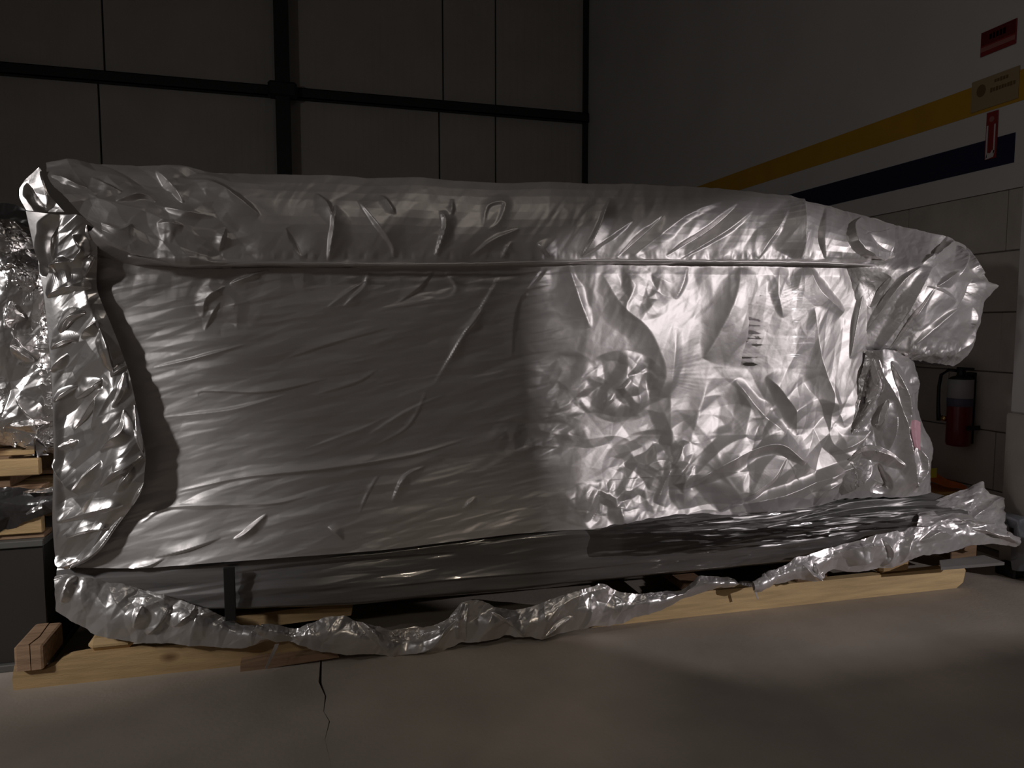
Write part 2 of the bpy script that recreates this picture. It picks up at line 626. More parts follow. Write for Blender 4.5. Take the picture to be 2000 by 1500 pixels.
for r in range(6):
    z = ZP - (6 - r) * bh
    z0 = z
    y = YE + (-0.4 if r % 2 else -0.02)
    while y < YB - 0.1:
        o = bpy.data.objects.new('block', blk_me)
        COL.objects.link(o)
        o.parent = wr
        sy = 1.0
        ys = y
        if y < YE:
            sy = (bl - (YE - y)) / bl
            ys = YE
        if ys + bl * sy > YB:
            sy = (YB - ys) / bl
        o.location = (rb.uniform(-0.003, 0.003), ys - 3.2, z0)
        o.scale = (1, sy, 1 if z0 > 0 else 1)
        y += bl
# the pillar at the wall's near end
pl = empty('trim_1', (4.2, 3.1, 0))
tag(pl, 'pale painted pillar at the near end of the right wall', None, None, 'structure')
XPL = float(aty(1988, 500, 3.36)[0])
box('pillar_shaft', XPL, XPL + 0.5, 3.05, 3.36, 0.98, 8, M['plaster'], pl, 0.012)
box('pillar_base', XPL - 0.02, XPL + 0.5, 3.03, 3.37, 0, 0.98, M['block'], pl, 0.012)

# ceiling and the unseen sides of the hall; the added front wall's opening is shaped to trim the yard lamp's light
ce = box('ceiling', -9, 12, -4, YB + 0.2, 8.0, 8.1, M['panel'])
tag(ce, 'dark warehouse ceiling high above', None, None, 'structure')
wl = box('wall_left', -9.1, -9, -4, YB + 0.2, 0, 8, M['panel'])
tag(wl, 'left warehouse wall far outside the picture', None, None, 'structure')
YD = -1.6


def through(p):
    t = (YD - KEY[1]) / (p[1] - KEY[1])
    q = KEY + (np.array(p) - KEY) * t
    return float(q[0]), float(q[2])


pj = at(1066, 760, 0.03)
pa = at(1050, 484, -0.01)
pb = at(1560, 374, 0.10)
xj, _ = through(pj)
xa, za = through(pa)
xb, zb = through(pb)
zs = through((1.6, 2.55, 0.0))[1]
xr = through((4.03, 3.25, 0.5))[0]
sl = (zb - za) / (xb - xa)
zr = zb + sl * (xr - xb)
zl = za + sl * (xj - xa)
wf = empty('wall_light_mask', (0, YD, 0))
tag(wf, 'unseen wall added behind the camera, its opening shaping the yard light', None, None, 'structure')
prism('wall_sheet', [(-9, 0), (xj, 0), (xj, 8), (-9, 8)], YD - 0.03, YD, M['panel'], wf)
prism('mask_head', [(xj, zl), (xr, zr), (xr, 8), (xj, 8)], YD - 0.03, YD, M['panel'], wf)
prism('wall_sheet', [(xr, 0), (12, 0), (12, 8), (xr, 8)], YD - 0.03, YD, M['panel'], wf)
prism('mask_sill', [(xj, 0), (xr, 0), (xr, zs), (xj, zs)], YD - 0.03, YD, M['panel'], wf)

# ---------------------------------------------------------------- signs on the right wall
def wall_sign(name, label, corners, parts, base):
    """corners: px of a sign's four corners on the wall; parts in its own 0..1 coordinates"""
    pts = [atx(u, v, XW - 0.012) for u, v in corners]          # TL TR BR BL
    y0 = (pts[0][1] + pts[3][1]) / 2
    y1 = (pts[1][1] + pts[2][1]) / 2
    zt = (pts[0][2] + pts[1][2]) / 2
    zb_ = (pts[2][2] + pts[3][2]) / 2
    root = empty(name, (XW - 0.01, (y0 + y1) / 2, (zt + zb_) / 2))
    tag(root, label, 'sign')
    box('sign_plate', XW - 0.013, XW - 0.0075, min(y0, y1), max(y0, y1), zb_, zt, base, root, 0.001)
    for nm, m, poly in parts:
        vs, fs = [], []
        for d in (0.0132, 0.0150):
            vs += [(XW - d, y0 + (y1 - y0) * a, zb_ + (zt - zb_) * b) for a, b in poly]
        n = len(poly)
        fs = [tuple(range(n)), tuple(range(n, 2 * n))] + [(i, (i + 1) % n, n + (i + 1) % n, n + i) for i in range(n)]
        o = mesh_obj(nm, vs, fs, m, root)
    return root


def rect(a0, a1, b0, b1):
    return [(a0, b0), (a1, b0), (a1, b1), (a0, b1)]


def circ(cx, cy, rx, ry, n=14):
    return [(cx + rx * cos(2 * pi * i / n), cy + ry * sin(2 * pi * i / n)) for i in range(n)]


rs = random.Random(3)


def scribble(a0, a1, b0, b1, n, m, nm='print_mark'):
    """blurred, unreadable print: a row of small uneven marks"""
    out = []
    w_ = (a1 - a0) / n
    for i in range(n):
        h = rs.uniform(0.65, 1.0)
        out.append((nm, m, rect(a0 + i * w_, a0 + (i + 0.72) * w_, b0 + (b1 - b0) * (1 - h) / 2, b1 - (b1 - b0) * (1 - h) / 2)))
    return out


wall_sign('warning_sign', 'dark red sign with pale header print high beside the pillar',
          [(1916, 63), (1985, 38), (1985, 86), (1915, 110)],
          [('header_band', M['sign_dark'], rect(0.02, 0.98, 0.44, 0.98)), ('lower_band', M['sign_pink'], rect(0.02, 0.98, 0.17, 0.36))]
          + [(a, b, [(p, q) for p, q in c]) for a, b, c in scribble(0.26, 0.74, 0.56, 0.84, 5, M['sign_pink'])], M['sign_red'])
wall_sign('round_logo_sign', 'tan sign with a round emblem and two print lines over the yellow stripe',
          [(1897, 160), (1990, 130), (1990, 190), (1897, 222)],
          [('emblem', M['sign_brown'], circ(0.22, 0.62, 0.10, 0.20))]
          + scribble(0.50, 0.80, 0.72, 0.86, 5, M['sign_brown']) + scribble(0.42, 0.95, 0.46, 0.60, 9, M['sign_brown']), M['sign_tan'])
wall_sign('arrow_sign', 'narrow upright red and white sign across the navy stripe',
          [(1926, 222), (1949, 214), (1946, 306), (1924, 314)],
          [('white_border', M['sign_white'], rect(0.08, 0.22, 0.04, 0.72)), ('white_border', M['sign_white'], rect(0.74, 0.86, 0.10, 0.72)),
           ('white_foot', M['sign_white'], [(0.08, 0.0), (0.78, 0.03), (0.86, 0.16), (0.66, 0.18), (0.5, 0.12), (0.22, 0.14)]),
           ('emblem', M['sign_pink'], circ(0.5, 0.84, 0.22, 0.06))], M['sign_red'])

# ---------------------------------------------------------------- fire extinguisher
ec = atx(1874, 800, XW - 0.10)
ex, ey = XW - 0.10, float(ec[1])
fe = empty('fire_extinguisher', (ex, ey, 0.70))
tag(fe, 'red fire extinguisher with black hose hung on the block wall', 'extinguisher')
bm = bmesh.new()
lathe_bm(bm, [(0.045, 0.705), (0.070, 0.712), (0.075, 0.73), (0.075, 1.03), (0.071, 1.06), (0.055, 1.095), (0.03, 1.115), (0.022, 1.13)], ex, ey)
bm_obj('tank', bm, M['ext_red'], fe, True)
bm = bmesh.new()
lathe_bm(bm, [(0.0755, 1.03), (0.0765, 1.031), (0.0765, 1.155), (0.0755, 1.156)], ex, ey)
lab = bm
bm_obj('instruction_label', lab, M['ext_label'], fe, True)
bm = bmesh.new()
lathe_bm(bm, [(0.0757, 0.975), (0.0768, 0.976), (0.0768, 1.029), (0.0757, 1.03)], ex, ey)
bm_obj('band', bm, M['ext_band'], fe, True)
bm = bmesh.new()
lathe_bm(bm, [(0.074, 1.156), (0.06, 1.17), (0.03, 1.178), (0.026, 1.19), (0.026, 1.225), (0.015, 1.23)], ex, ey, 18)
bm_obj('valve', bm, M['black'], fe, True)
bm = bmesh.new()
bm_box(bm, ex - 0.012, ex + 0.012, ey - 0.09, ey + 0.03, 1.222, 1.236, 0.003)
bm_box(bm, ex - 0.012, ex + 0.012, ey - 0.085, ey + 0.02, 1.19, 1.202, 0.003)
bm_obj('handle', bm, M['black'], fe)
bm = bmesh.new()
hz = [(0, 0.03, 1.21), (-0.03, 0.07, 1.215), (-0.055, 0.105, 1.18), (-0.06, 0.115, 1.10), (-0.065, 0.11, 1.0), (-0.07, 0.10, 0.92), (-0.075, 0.085, 0.87)]
tube_bm(bm, [(ex + a, ey + b, z) for a, b, z in hz], [0.011] * 5 + [0.013, 0.017], 10)
bm_obj('hose', bm, M['black'], fe, True)
bm = bmesh.new()
tube_bm(bm, [(ex - 0.062, ey + 0.05, 0.885), (ex - 0.088, ey + 0.052, 0.892)], 0.018, 14)
bm_obj('gauge', bm, M['brass'], fe, True)
bm = bmesh.new()
bm_box(bm, ex + 0.078, ex + 0.098, ey - 0.03, ey + 0.03, 0.72, 1.2)
bm_box(bm, ex - 0.02, ex + 0.09, ey - 0.082, ey - 0.077, 0.82, 0.85)
bm_box(bm, ex - 0.02, ex + 0.09, ey + 0.077, ey + 0.082, 0.82, 0.85)
bm_obj('wall_bracket', bm, M['black'], fe)

# ---------------------------------------------------------------- carton behind the right end
cx0 = 3.62
ct = empty('carton', (3.8, 4.0, 0))
tag(ct, 'tan carton with orange and yellow lid behind the torn foil corner', 'box')
q0, q1 = at(1806, 925, 0.55), at(1925, 955, 0.55)
xa_, xb_ = float(q0[0]), min(float(q1[0]), 4.22)
ya_ = float(q0[1])
zt = float(at(1860, 962, 0.55)[2])
box('carton_body', xa_, xb_, ya_ + 0.01, ya_ + 0.3, 0, zt, M['carton'], ct, 0.004)
lz0, lz1 = float(at(1815, 914, 0.55)[2]), float(at(1915, 950, 0.55)[2])
vs, fs = [], []
n = 14
for i in range(n + 1):
    s = i / n
    x = xa_ - 0.01 + (xb_ - xa_ + 0.02) * s
    zz = lz0 + (lz1 - lz0) * s + 0.006 * sin(9 * s)
    zb2 = zt - 0.05 + 0.04 * s
    vs += [(x, ya_, min(zz - 0.08 + 0.05 * s, zz)), (x, ya_, zz), (x, ya_ + 0.31, zz + 0.01), (x, ya_ + 0.31, zt - 0.03)]
for i in range(n):
    for j in range(3):
        fs.append((4 * i + j, 4 * i + 4 + j, 4 * i + 5 + j, 4 * i + 1 + j))
mesh_obj('carton_lid', vs, fs, M['carton_orange'], ct)
yq = at(1818, 930, 0.54)
box('yellow_tape', float(at(1812, 930, .53)[0]), float(at(1832, 930, .53)[0]), ya_ - 0.012, ya_ - 0.004, float(at(1820, 934, .53)[2]), float(at(1820, 916, .53)[2]), M['carton_yellow'], ct)

# ================================================================== THE PALLET UNDER THE MACHINE
def px2x(u, v, off=0.0):
    return float(at(u, v, off)[0])


def px2z(u, v, off=0.0):
    return float(at(u, v, off)[2])


pal = empty('wooden_pallet', (1.2, 3.6, 0))
tag(pal, 'long pine skid with a chewed left end under the wrapped machine', 'pallet')
SH = 0.125
XL, XR = px2x(26, 1340), px2x(1885, 1140)
prof = [(26, 0.0), (24, 0.045), (30, 0.105), (40, 0.092), (60, 0.078), (88, 0.075), (108, 0.088), (122, 0.112), (140, 0.120), (170, SH), (300, SH + .002)]
pts = [(px2x(u, 1340), z) for u, z in prof]
XM0, XM1 = px2x(664, 1320), px2x(1118, 1235)
pts += [(XM0 - 0.25, SH - 0.01), (XM0 - 0.1, SH - 0.03), (XM0, 0.07), (XM0 - 0.01, 0.0)]
st = sheared(prism('stringer', pts, C0, C0 + 0.05, M['wood'], pal))
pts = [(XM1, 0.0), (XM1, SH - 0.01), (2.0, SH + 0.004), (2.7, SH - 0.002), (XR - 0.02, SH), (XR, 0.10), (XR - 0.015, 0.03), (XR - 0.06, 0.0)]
sheared(prism('stringer', pts, C0, C0 + 0.05, M['wood_lit'], pal))
for yy in (3.9, 4.5):
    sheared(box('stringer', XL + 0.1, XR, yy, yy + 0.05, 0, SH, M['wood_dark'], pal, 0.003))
# deck boards across, showing their front ends on the stringer
def deck(u0, u1, z0, z1, m, off=0.0, ln=1.3, bev=0.006):
    xa, xb = px2x(u0, 1270, off), px2x(u1, 1270, off)
    return sheared(box('deck_board', xa, xb, C0 + off, C0 + off + ln, z0, z1, m, pal, bev))


# left end timber with a drying crack: two halves a little apart
xa, xb = px2x(27, 1285, -0.03), px2x(87, 1285, -0.03)
ztop, zbot = px2z(40, 1264, -.035), px2z(45, 1311, -.035)
xm = (xa + xb) / 2
crk = [(0.0, 0.006), (0.02, -0.004), (0.1, 0.010), (0.245, 0.002)]
for side in (0, 1):
    pts = []
    for y, dx in crk:
        e = 0.0018 if side else -0.0018
        pts.append((xm + dx + e, C0 - 0.035 + y))
    out_ = (xb, xa)[1 - side]
    pts = pts + [(out_, C0 - 0.035 + 0.245), (out_, C0 - 0.035)]
    k = len(pts)
    zt_ = ztop - 0.003 * side
    vs = [(x, y, zbot) for x, y in pts] + [(x, y, zt_) for x, y in pts]
    fs = [tuple(range(k)), tuple(range(2 * k - 1, k - 1, -1))] + [((i + 1) % k, i, k + i, k + (i + 1) % k) for i in range(k)]
    bm = bmesh.new()
    bv = [bm.verts.new(v) for v in vs]
    for f_ in fs:
        bm.faces.new([bv[i] for i in f_])
    bmesh.ops.recalc_face_normals(bm, faces=bm.faces)
    oe = [e_ for e_ in bm.edges if all(abs(v.co.x - out_) < 1e-5 for v in e_.verts)]
    bmesh.ops.bevel(bm, geom=oe, offset=0.012, segments=2, affect='EDGES', profile=0.5)
    sheared(bm_obj('end_timber', bm, M['wood_old'], pal))
o = deck(170, 262, SH + 0.001, SH + 0.055, M['wood'], 0.0, 1.3, 0.022)
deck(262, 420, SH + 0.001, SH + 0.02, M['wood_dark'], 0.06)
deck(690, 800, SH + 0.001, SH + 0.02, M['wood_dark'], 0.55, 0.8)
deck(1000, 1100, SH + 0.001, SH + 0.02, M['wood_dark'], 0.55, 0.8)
deck(1338, 1386, SH + 0.001, SH + 0.045, M['wood_old'], 0.0)
deck(1552, 1612, SH + 0.001, SH + 0.045, M['wood_dark'], 0.0)
deck(1715, 1771, SH + 0.001, SH + 0.085, M['wood'], 0.0, 1.3, 0.016)
# splintered low board before the stringer
pts = [(px2x(470, 1330, -0.06), 0.0), (px2x(470, 1318, -0.06), 0.035), (px2x(520, 1318, -0.06), 0.044), (px2x(600, 1312, -0.06), 0.040), (px2x(655, 1304, -0.06), 0.046), (px2x(664, 1316, -0.06), 0.016), (px2x(560, 1322, -0.06), 0.006), (px2x(520, 1327, -0.06), 0.0)]
sheared(prism('splintered_board', pts, C0 - 0.06, C0 - 0.002, M['wood_old'], pal))
# upper cross board seen in the gap, and the raised runners that carry the machine
za, zb3 = px2z(570, 1218, 0.10), px2z(570, 1190, 0.10)
pts = [(px2x(456, 1215, .1), za - 0.01), (px2x(456, 1192, .1), zb3 - 0.012), (px2x(560, 1188, .1), zb3), (px2x(690, 1183, .1), zb3), (px2x(686, 1208, .1), za + 0.012), (px2x(560, 1216, .1), za)]
sheared(prism('cross_board', pts, C0 + 0.10, C0 + 0.22, M['wood'], pal))
for yy in (0.45, 1.1):
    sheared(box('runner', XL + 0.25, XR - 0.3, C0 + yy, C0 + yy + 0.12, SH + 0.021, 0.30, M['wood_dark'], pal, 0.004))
# grey board lying at the right end
vs = []
qs = [(1838, 1108), (1962, 1098), (1922, 1084), (1835, 1094)]
zg_ = px2z(1900, 1100, 0.0)
for u, v in qs:
    r_ = ray(u, v)
    t_ = (0.235 - 1.5) / r_[2]
    vs.append(CAM + r_ * t_)
vs2 = [v - np.array([0, 0, 0.016]) for v in vs]
o = mesh_obj('grey_board', vs + vs2, [(0, 1, 2, 3), (7, 6, 5, 4), (0, 4, 5, 1), (1, 5, 6, 2), (2, 6, 7, 3), (3, 7, 4, 0)], M['grey_board'], pal)
sheared(box('grey_board_block', px2x(1850, 1120, .12), px2x(1900, 1120, .12), C0 + 0.1, C0 + 0.6, SH + 0.001, 0.215, M['wood_dark'], pal, 0.004))

# ================================================================== LEFT: crate, pallets and a second wrapped load
XS = -1.135           # their right ends run in behind the machine's left corner
crz = float(aty(50, 1056, 3.52)[2])
cr = empty('metal_crate', (-2.0, 4.0, 0))
tag(cr, 'dark sheet metal crate under the two pallets at the left edge', 'crate')
box('crate_body', -3.4, XS, 3.53, 4.5, 0.03, crz - 0.03, M['crate'], cr, 0.004)
box('top_lip', -3.42, XS + 0.005, 3.515, 4.52, crz - 0.03, crz, M['crate_rail'], cr, 0.004)
box('bottom_rail', -3.42, XS + 0.005, 3.505, 4.52, 0.0, 0.032, M['crate_rail'], cr, 0.004)


def small_pallet(label, z0, z1, group=None, m=M['wood']):
    p = empty('wooden_pallet', (-2.0, 4.0, z0))
    tag(p, label, 'pallet')
    h = z1 - z0
    tb = h * 0.20
    for i in range(7):
        y = 3.53 + i * 0.14
        box('top_board', -3.1, XS - 0.004 * i, y, y + 0.11, z1 - tb, z1, m, p, 0.003)
    for x in (-3.1, -2.2, -1.36):
        box('stringer', x, x + 0.10, 3.54, 4.46, z0 + tb, z1 - tb, m, p, 0.003)
    for i in range(4):
        y = 3.53 + i * 0.27
        box('bottom_board', -3.1, XS - 0.004 * i, y, y + 0.11, z0, z0 + tb, m, p, 0.003)
    return p


def zl_(v):
    return float(aty(50, v, 3.53)[2])


# heights read off the photograph: the upper pallet's front board is tall, the lower one's too
p1z0, p1z1, p2z0, p2z1 = crz + 0.001, zl_(966), zl_(962), zl_(884)


def front_pallet(label, z0, z1, front, m):
    p = empty('wooden_pallet', (-2.0, 4.0, z0))
    tag(p, label, 'pallet')
    f0, f1 = front
    box('front_board', -3.1, XS, 3.53, 3.565, f0, f1, m, p, 0.004)
    for i in range(6):
        y = 3.60 + i * 0.15
        box('top_board', -3.1, XS, y, y + 0.12, z1 - 0.022, z1, m, p, 0.003)
    for x in (-3.1, -2.15, -1.38):
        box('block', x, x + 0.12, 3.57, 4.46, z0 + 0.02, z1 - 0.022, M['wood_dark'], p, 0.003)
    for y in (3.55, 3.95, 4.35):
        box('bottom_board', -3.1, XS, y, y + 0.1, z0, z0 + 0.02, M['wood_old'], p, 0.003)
    return p


front_pallet('lower pine pallet on the dark crate, half hidden by black film', p1z0, p1z1, (zl_(1043), zl_(1012)), M['wood'])
front_pallet('upper pine pallet directly under the left foil load', p2z0, p2z1, (zl_(929), zl_(897)), M['wood'])
# a black film flap hanging between them belongs to the load
ld = empty('foil_wrapped_load', (-1.9, 4.0, p2z1))
tag(ld, 'smaller crumpled foil load on stacked pallets at the left edge', 'load')


def dl(px, py, X, Z):
    d = 0.065 * crumple(X, Z, 0.30, 60, 1.4, 31, 3, 0.38) + 0.008 * crumple(X, Z, 0.08, 40, 2.2, 33, 2, 0.4)
    d += ridges(px, py, [([(5, 440), (8, 500)], .04, 12, 14), ([(0, 530), (30, 532), (60, 570)], .05, 18, 30), ([(10, 640), (22, 590)], .05, 10, 14), ([(30, 660), (70, 700)], .05, 12, 12),
                         ([(20, 675), (62, 705)], .04, 8, 8), ([(28, 780), (70, 830)], .05, 14, 18), ([(15, 835), (100, 830)], .05, 16, 10)])
    return d


rows = [[(-120, 470, .50), (-60, 452, .42), (0, 446, .34), (40, 470, .36), (80, 500, .40), (106, 520, .45)],
        [(-120, 540, .36), (-60, 530, .28), (0, 530, .24), (40, 530, .26), (80, 560, .27), (106, 570, .30)],
        [(-120, 640, .32), (-60, 640, .25), (0, 640, .22), (40, 640, .24), (80, 640, .24), (106, 640, .26)],
        [(-120, 740, .30), (-60, 740, .24), (0, 740, .22), (40, 740, .22), (80, 740, .22), (106, 740, .24)],
        [(-120, 830, .30), (-60, 830, .24), (0, 832, .22), (40, 835, .22), (80, 840, .22), (106, 845, .24)],
        [(-120, 868, .34), (-60, 872, .28), (0, 876, .26), (40, 880, .25), (72, 892, .24), (106, 898, .24)]]
sheet('foil_wrap', rows, 240, 400, dl, M['foil'], ld, jitter=5, seed=2, world_rows=[(0.9, 0.9), (0.85, None)])
rows = [[(-80, 400, .75), (0, 392, .66), (30, 398, .62), (70, 420, .60), (100, 470, .58)],
        [(-80, 500, .62), (0, 490, .58), (30, 490, .56), (70, 500, .55), (100, 520, .55)]]
sheet('black_top_film', rows, 80, 60, lambda a, b, X, Z: 0.03 * crumple(X, Z, 0.2, seed=8), M['black_film'], ld)
rows = [[(-80, 955, .19), (0, 952, .19), (60, 955, .19), (108, 952, .19)],
        [(-80, 985, .16), (0, 985, .15), (60, 985, .17), (108, 975, .17)],
        [(-80, 1050, .19), (0, 1045, .19), (18, 1035, .19), (108, 995, .19)]]
fb = sheet('black_film_flap', rows, 150, 90, lambda a, b, X, Z: 0.02 * crumple(X, Z, 0.09, 20, 2, 9, 2), M['black_film'], ld, jitter=3)
rows = [[(45, 960, .175), (70, 956, .17), (104, 952, .17)], [(45, 965, .15), (70, 962, .14), (104, 960, .15)]]
sheet('foil_scrap', rows, 40, 14, lambda a, b, X, Z: 0.006 * crumple(X, Z, 0.04, seed=14), M['foil'], ld)
rows = [[(49, 1003, .16), (66, 990, .14), (82, 984, .15)], [(51, 1006, .15), (66, 1000, .13), (82, 992, .14)]]
sheet('foil_scrap', rows, 40, 20, lambda a, b, X, Z: 0.006 * crumple(X, Z, 0.04, seed=15), M['foil'], ld)

# ================================================================== THE WRAPPED MACHINE
mc = empty('wrapped_machine', (1.2, 3.7, 0.34))
tag(mc, 'large machine wrapped in crumpled silver foil on a long pine skid', 'machine')

crest = [(92, 322, 0.120), (150, 316, 0.120), (250, 323, 0.120), (400, 335, 0.120), (520, 341, 0.120), (640, 339, 0.120), (800, 346, 0.120), (1000, 353, 0.120), (1150, 359, 0.120),
         (1300, 366, 0.120), (1450, 374, 0.120), (1540, 382, 0.120), (1568, 391, 0.120), (1640, 408, 0.210), (1700, 424, 0.175), (1750, 440, 0.154)]
mid1 = [(100, 360, 0.030), (160, 372, 0.030), (260, 375, 0.030), (400, 385, 0.030), (520, 392, 0.030), (640, 392, 0.030), (800, 396, 0.030), (1000, 400, 0.030), (1150, 402, 0.030),
        (1300, 406, 0.030), (1450, 410, 0.030), (1540, 412, 0.030), (1568, 412, 0.030), (1640, 432, 0.072), (1700, 445, 0.068), (1750, 460, 0.072)]
mid2 = [(135, 400, -0.010), (190, 420, -0.010), (270, 435, -0.010), (400, 445, -0.010), (520, 450, -0.010), (640, 450, -0.010), (800, 452, -0.010), (1000, 455, -0.010), (1150, 454, -0.010),
        (1300, 456, -0.010), (1450, 458, -0.010), (1540, 458, -0.010), (1580, 458, -0.010), (1640, 468, -0.010), (1700, 475, -0.010), (1750, 486, -0.010)]
fold = [(185, 448, -.04), (215, 476, -.06), (270, 502, -.06), (400, 514, -.04), (520, 513, -.015), (640, 514, -.01), (800, 516, -.01), (1000, 513, -.01), (1150, 509, -.01),
        (1300, 509, -.01), (1450, 510, -.01), (1540, 511, -.01), (1590, 512, -.01), (1640, 514, 0), (1700, 517, .03), (1750, 520, .08)]


def below(dy, off, left=0.0):
    out = []
    for k, (x, y, o) in enumerate(fold):
        t = max(0.0, 1 - k / 4.0)
        out.append((x - 60 * t + 10 * t, y + dy + 10 * t, off + left * t + (max(0, o) if k > 12 else 0)))
    return out


def prow(y0s, offs):
    xs = [150, 215, 290, 400, 520, 640, 800, 1000, 1150, 1300, 1450, 1540, 1590, 1640, 1700, 1750]
    y = np.interp(xs, *y0s)
    o = np.interp(xs, *offs)
    return [(a, b, c) for a, b, c in zip(xs, y, o)]


rows = [crest, mid1, mid2, fold, below(6, .045, .06), below(26, .035, .05),
        prow(([150, 1750], [600, 600]), ([150, 400, 1700, 1750], [.07, .03, .03, .06])),
        prow(([150, 1750], [720, 720]), ([150, 400, 1700, 1750], [.06, .02, .02, .09])),
        prow(([150, 1750], [850, 850]), ([150, 400, 1100, 1700, 1750], [.06, .02, .0, -.02, .05])),
        prow(([150, 1100, 1400, 1750], [960, 945, 925, 900]), ([150, 400, 1100, 1400, 1750], [.06, .01, -.02, -.06, .0])),
        prow(([150, 270, 440, 700, 900, 1060, 1200, 1300, 1400, 1490, 1600, 1680, 1750], [1108, 1112, 1098, 1080, 1058, 1034, 1030, 1046, 1038, 1012, 985, 966, 966]),
             ([150, 400, 1100, 1400, 1750], [.03, -.02, -.03, -.06, -.02]))]
_q = [resample(r, 120) for r in (crest, mid1, mid2, fold)]
_t = [0, .08, .17, .275]
_fl = []
for tt in np.linspace(0, .275, 12):
    acc = 0
    for a in range(4):
        wgt = 1.0
        for b in range(4):
            if a != b:
                wgt *= (tt - _t[b]) / (_t[a] - _t[b])
        acc = acc + wgt * _q[a]
    _fl.append(acc)
rows = _fl + rows[4:]
vt = list(np.linspace(0, .275, 12)) + [ .285, .305, .42, .56, .71, .83, 1.0]

FLAP_R = [  # folds on the top flap
    ([(1190, 388), (1133, 504)], .020, 26, 5), ([(1135, 502), (1180, 470), (1235, 432)], .018, 22, 14),
    ([(1205, 502), (1260, 455), (1292, 425)], -.022, 14, 18), ([(1235, 500), (1330, 430), (1410, 396)], .020, 20, 26),
    ([(1300, 500), (1380, 452), (1440, 402)], -.035, 16, 30), ([(1330, 505), (1420, 450), (1470, 412)], .018, 20, 14),
    ([(1568, 388), (1560, 440), (1562, 506)], .060, 26, 34), ([(1478, 505), (1500, 470), (1535, 415)], .016, 18, 16),
    ([(1610, 405), (1600, 460), (1610, 505)], -.020, 16, 20),
    ([(1683, 424), (1664, 446), (1670, 478), (1712, 500), (1750, 512)], .045, 34, 18), ([(1690, 455), (1740, 485), (1800, 495)], -.03, 26, 24),
    ([(655, 400), (650, 450), (640, 510)], .028, 18, 12), ([(618, 376), (640, 400), (655, 440)], .016, 14, 14), ([(700, 390), (760, 470), (770, 505)], .018, 24, 14),
    ([(745, 380), (772, 418)], .014, 10, 8), ([(860, 410), (868, 440), (850, 500)], .028, 14, 9), ([(885, 385), (882, 420)], .012, 8, 6), ([(945, 440), (955, 400), (985, 395), (975, 430), (955, 448)], .010, 10, 10),
    ([(920, 500), (960, 470), (1015, 445)], .014, 14, 12), ([(1050, 475), (1075, 505)], .02, 14, 10), ([(980, 505), (1000, 470)], .01, 10, 8),
    ([(305, 335), (340, 370), (360, 400)], .030, 22, 16), ([(350, 350), (430, 372), (508, 420)], .030, 20, 26), ([(305, 402), (360, 418), (420, 424)], .014, 12, 20),
    ([(440, 445), (428, 490)], .020, 14, 10), ([(560, 445), (590, 500)], -.016, 20, 20), ([(310, 440), (360, 445)], .02, 16, 20),
    ([(100, 345), (150, 370), (175, 375)], .020, 12, 14), ([(180, 350), (215, 370), (240, 378)], .024, 12, 14), ([(230, 400), (280, 385), (305, 395)], .024, 12, 16), ([(200, 440), (235, 455), (260, 440)], .022, 14, 14)]
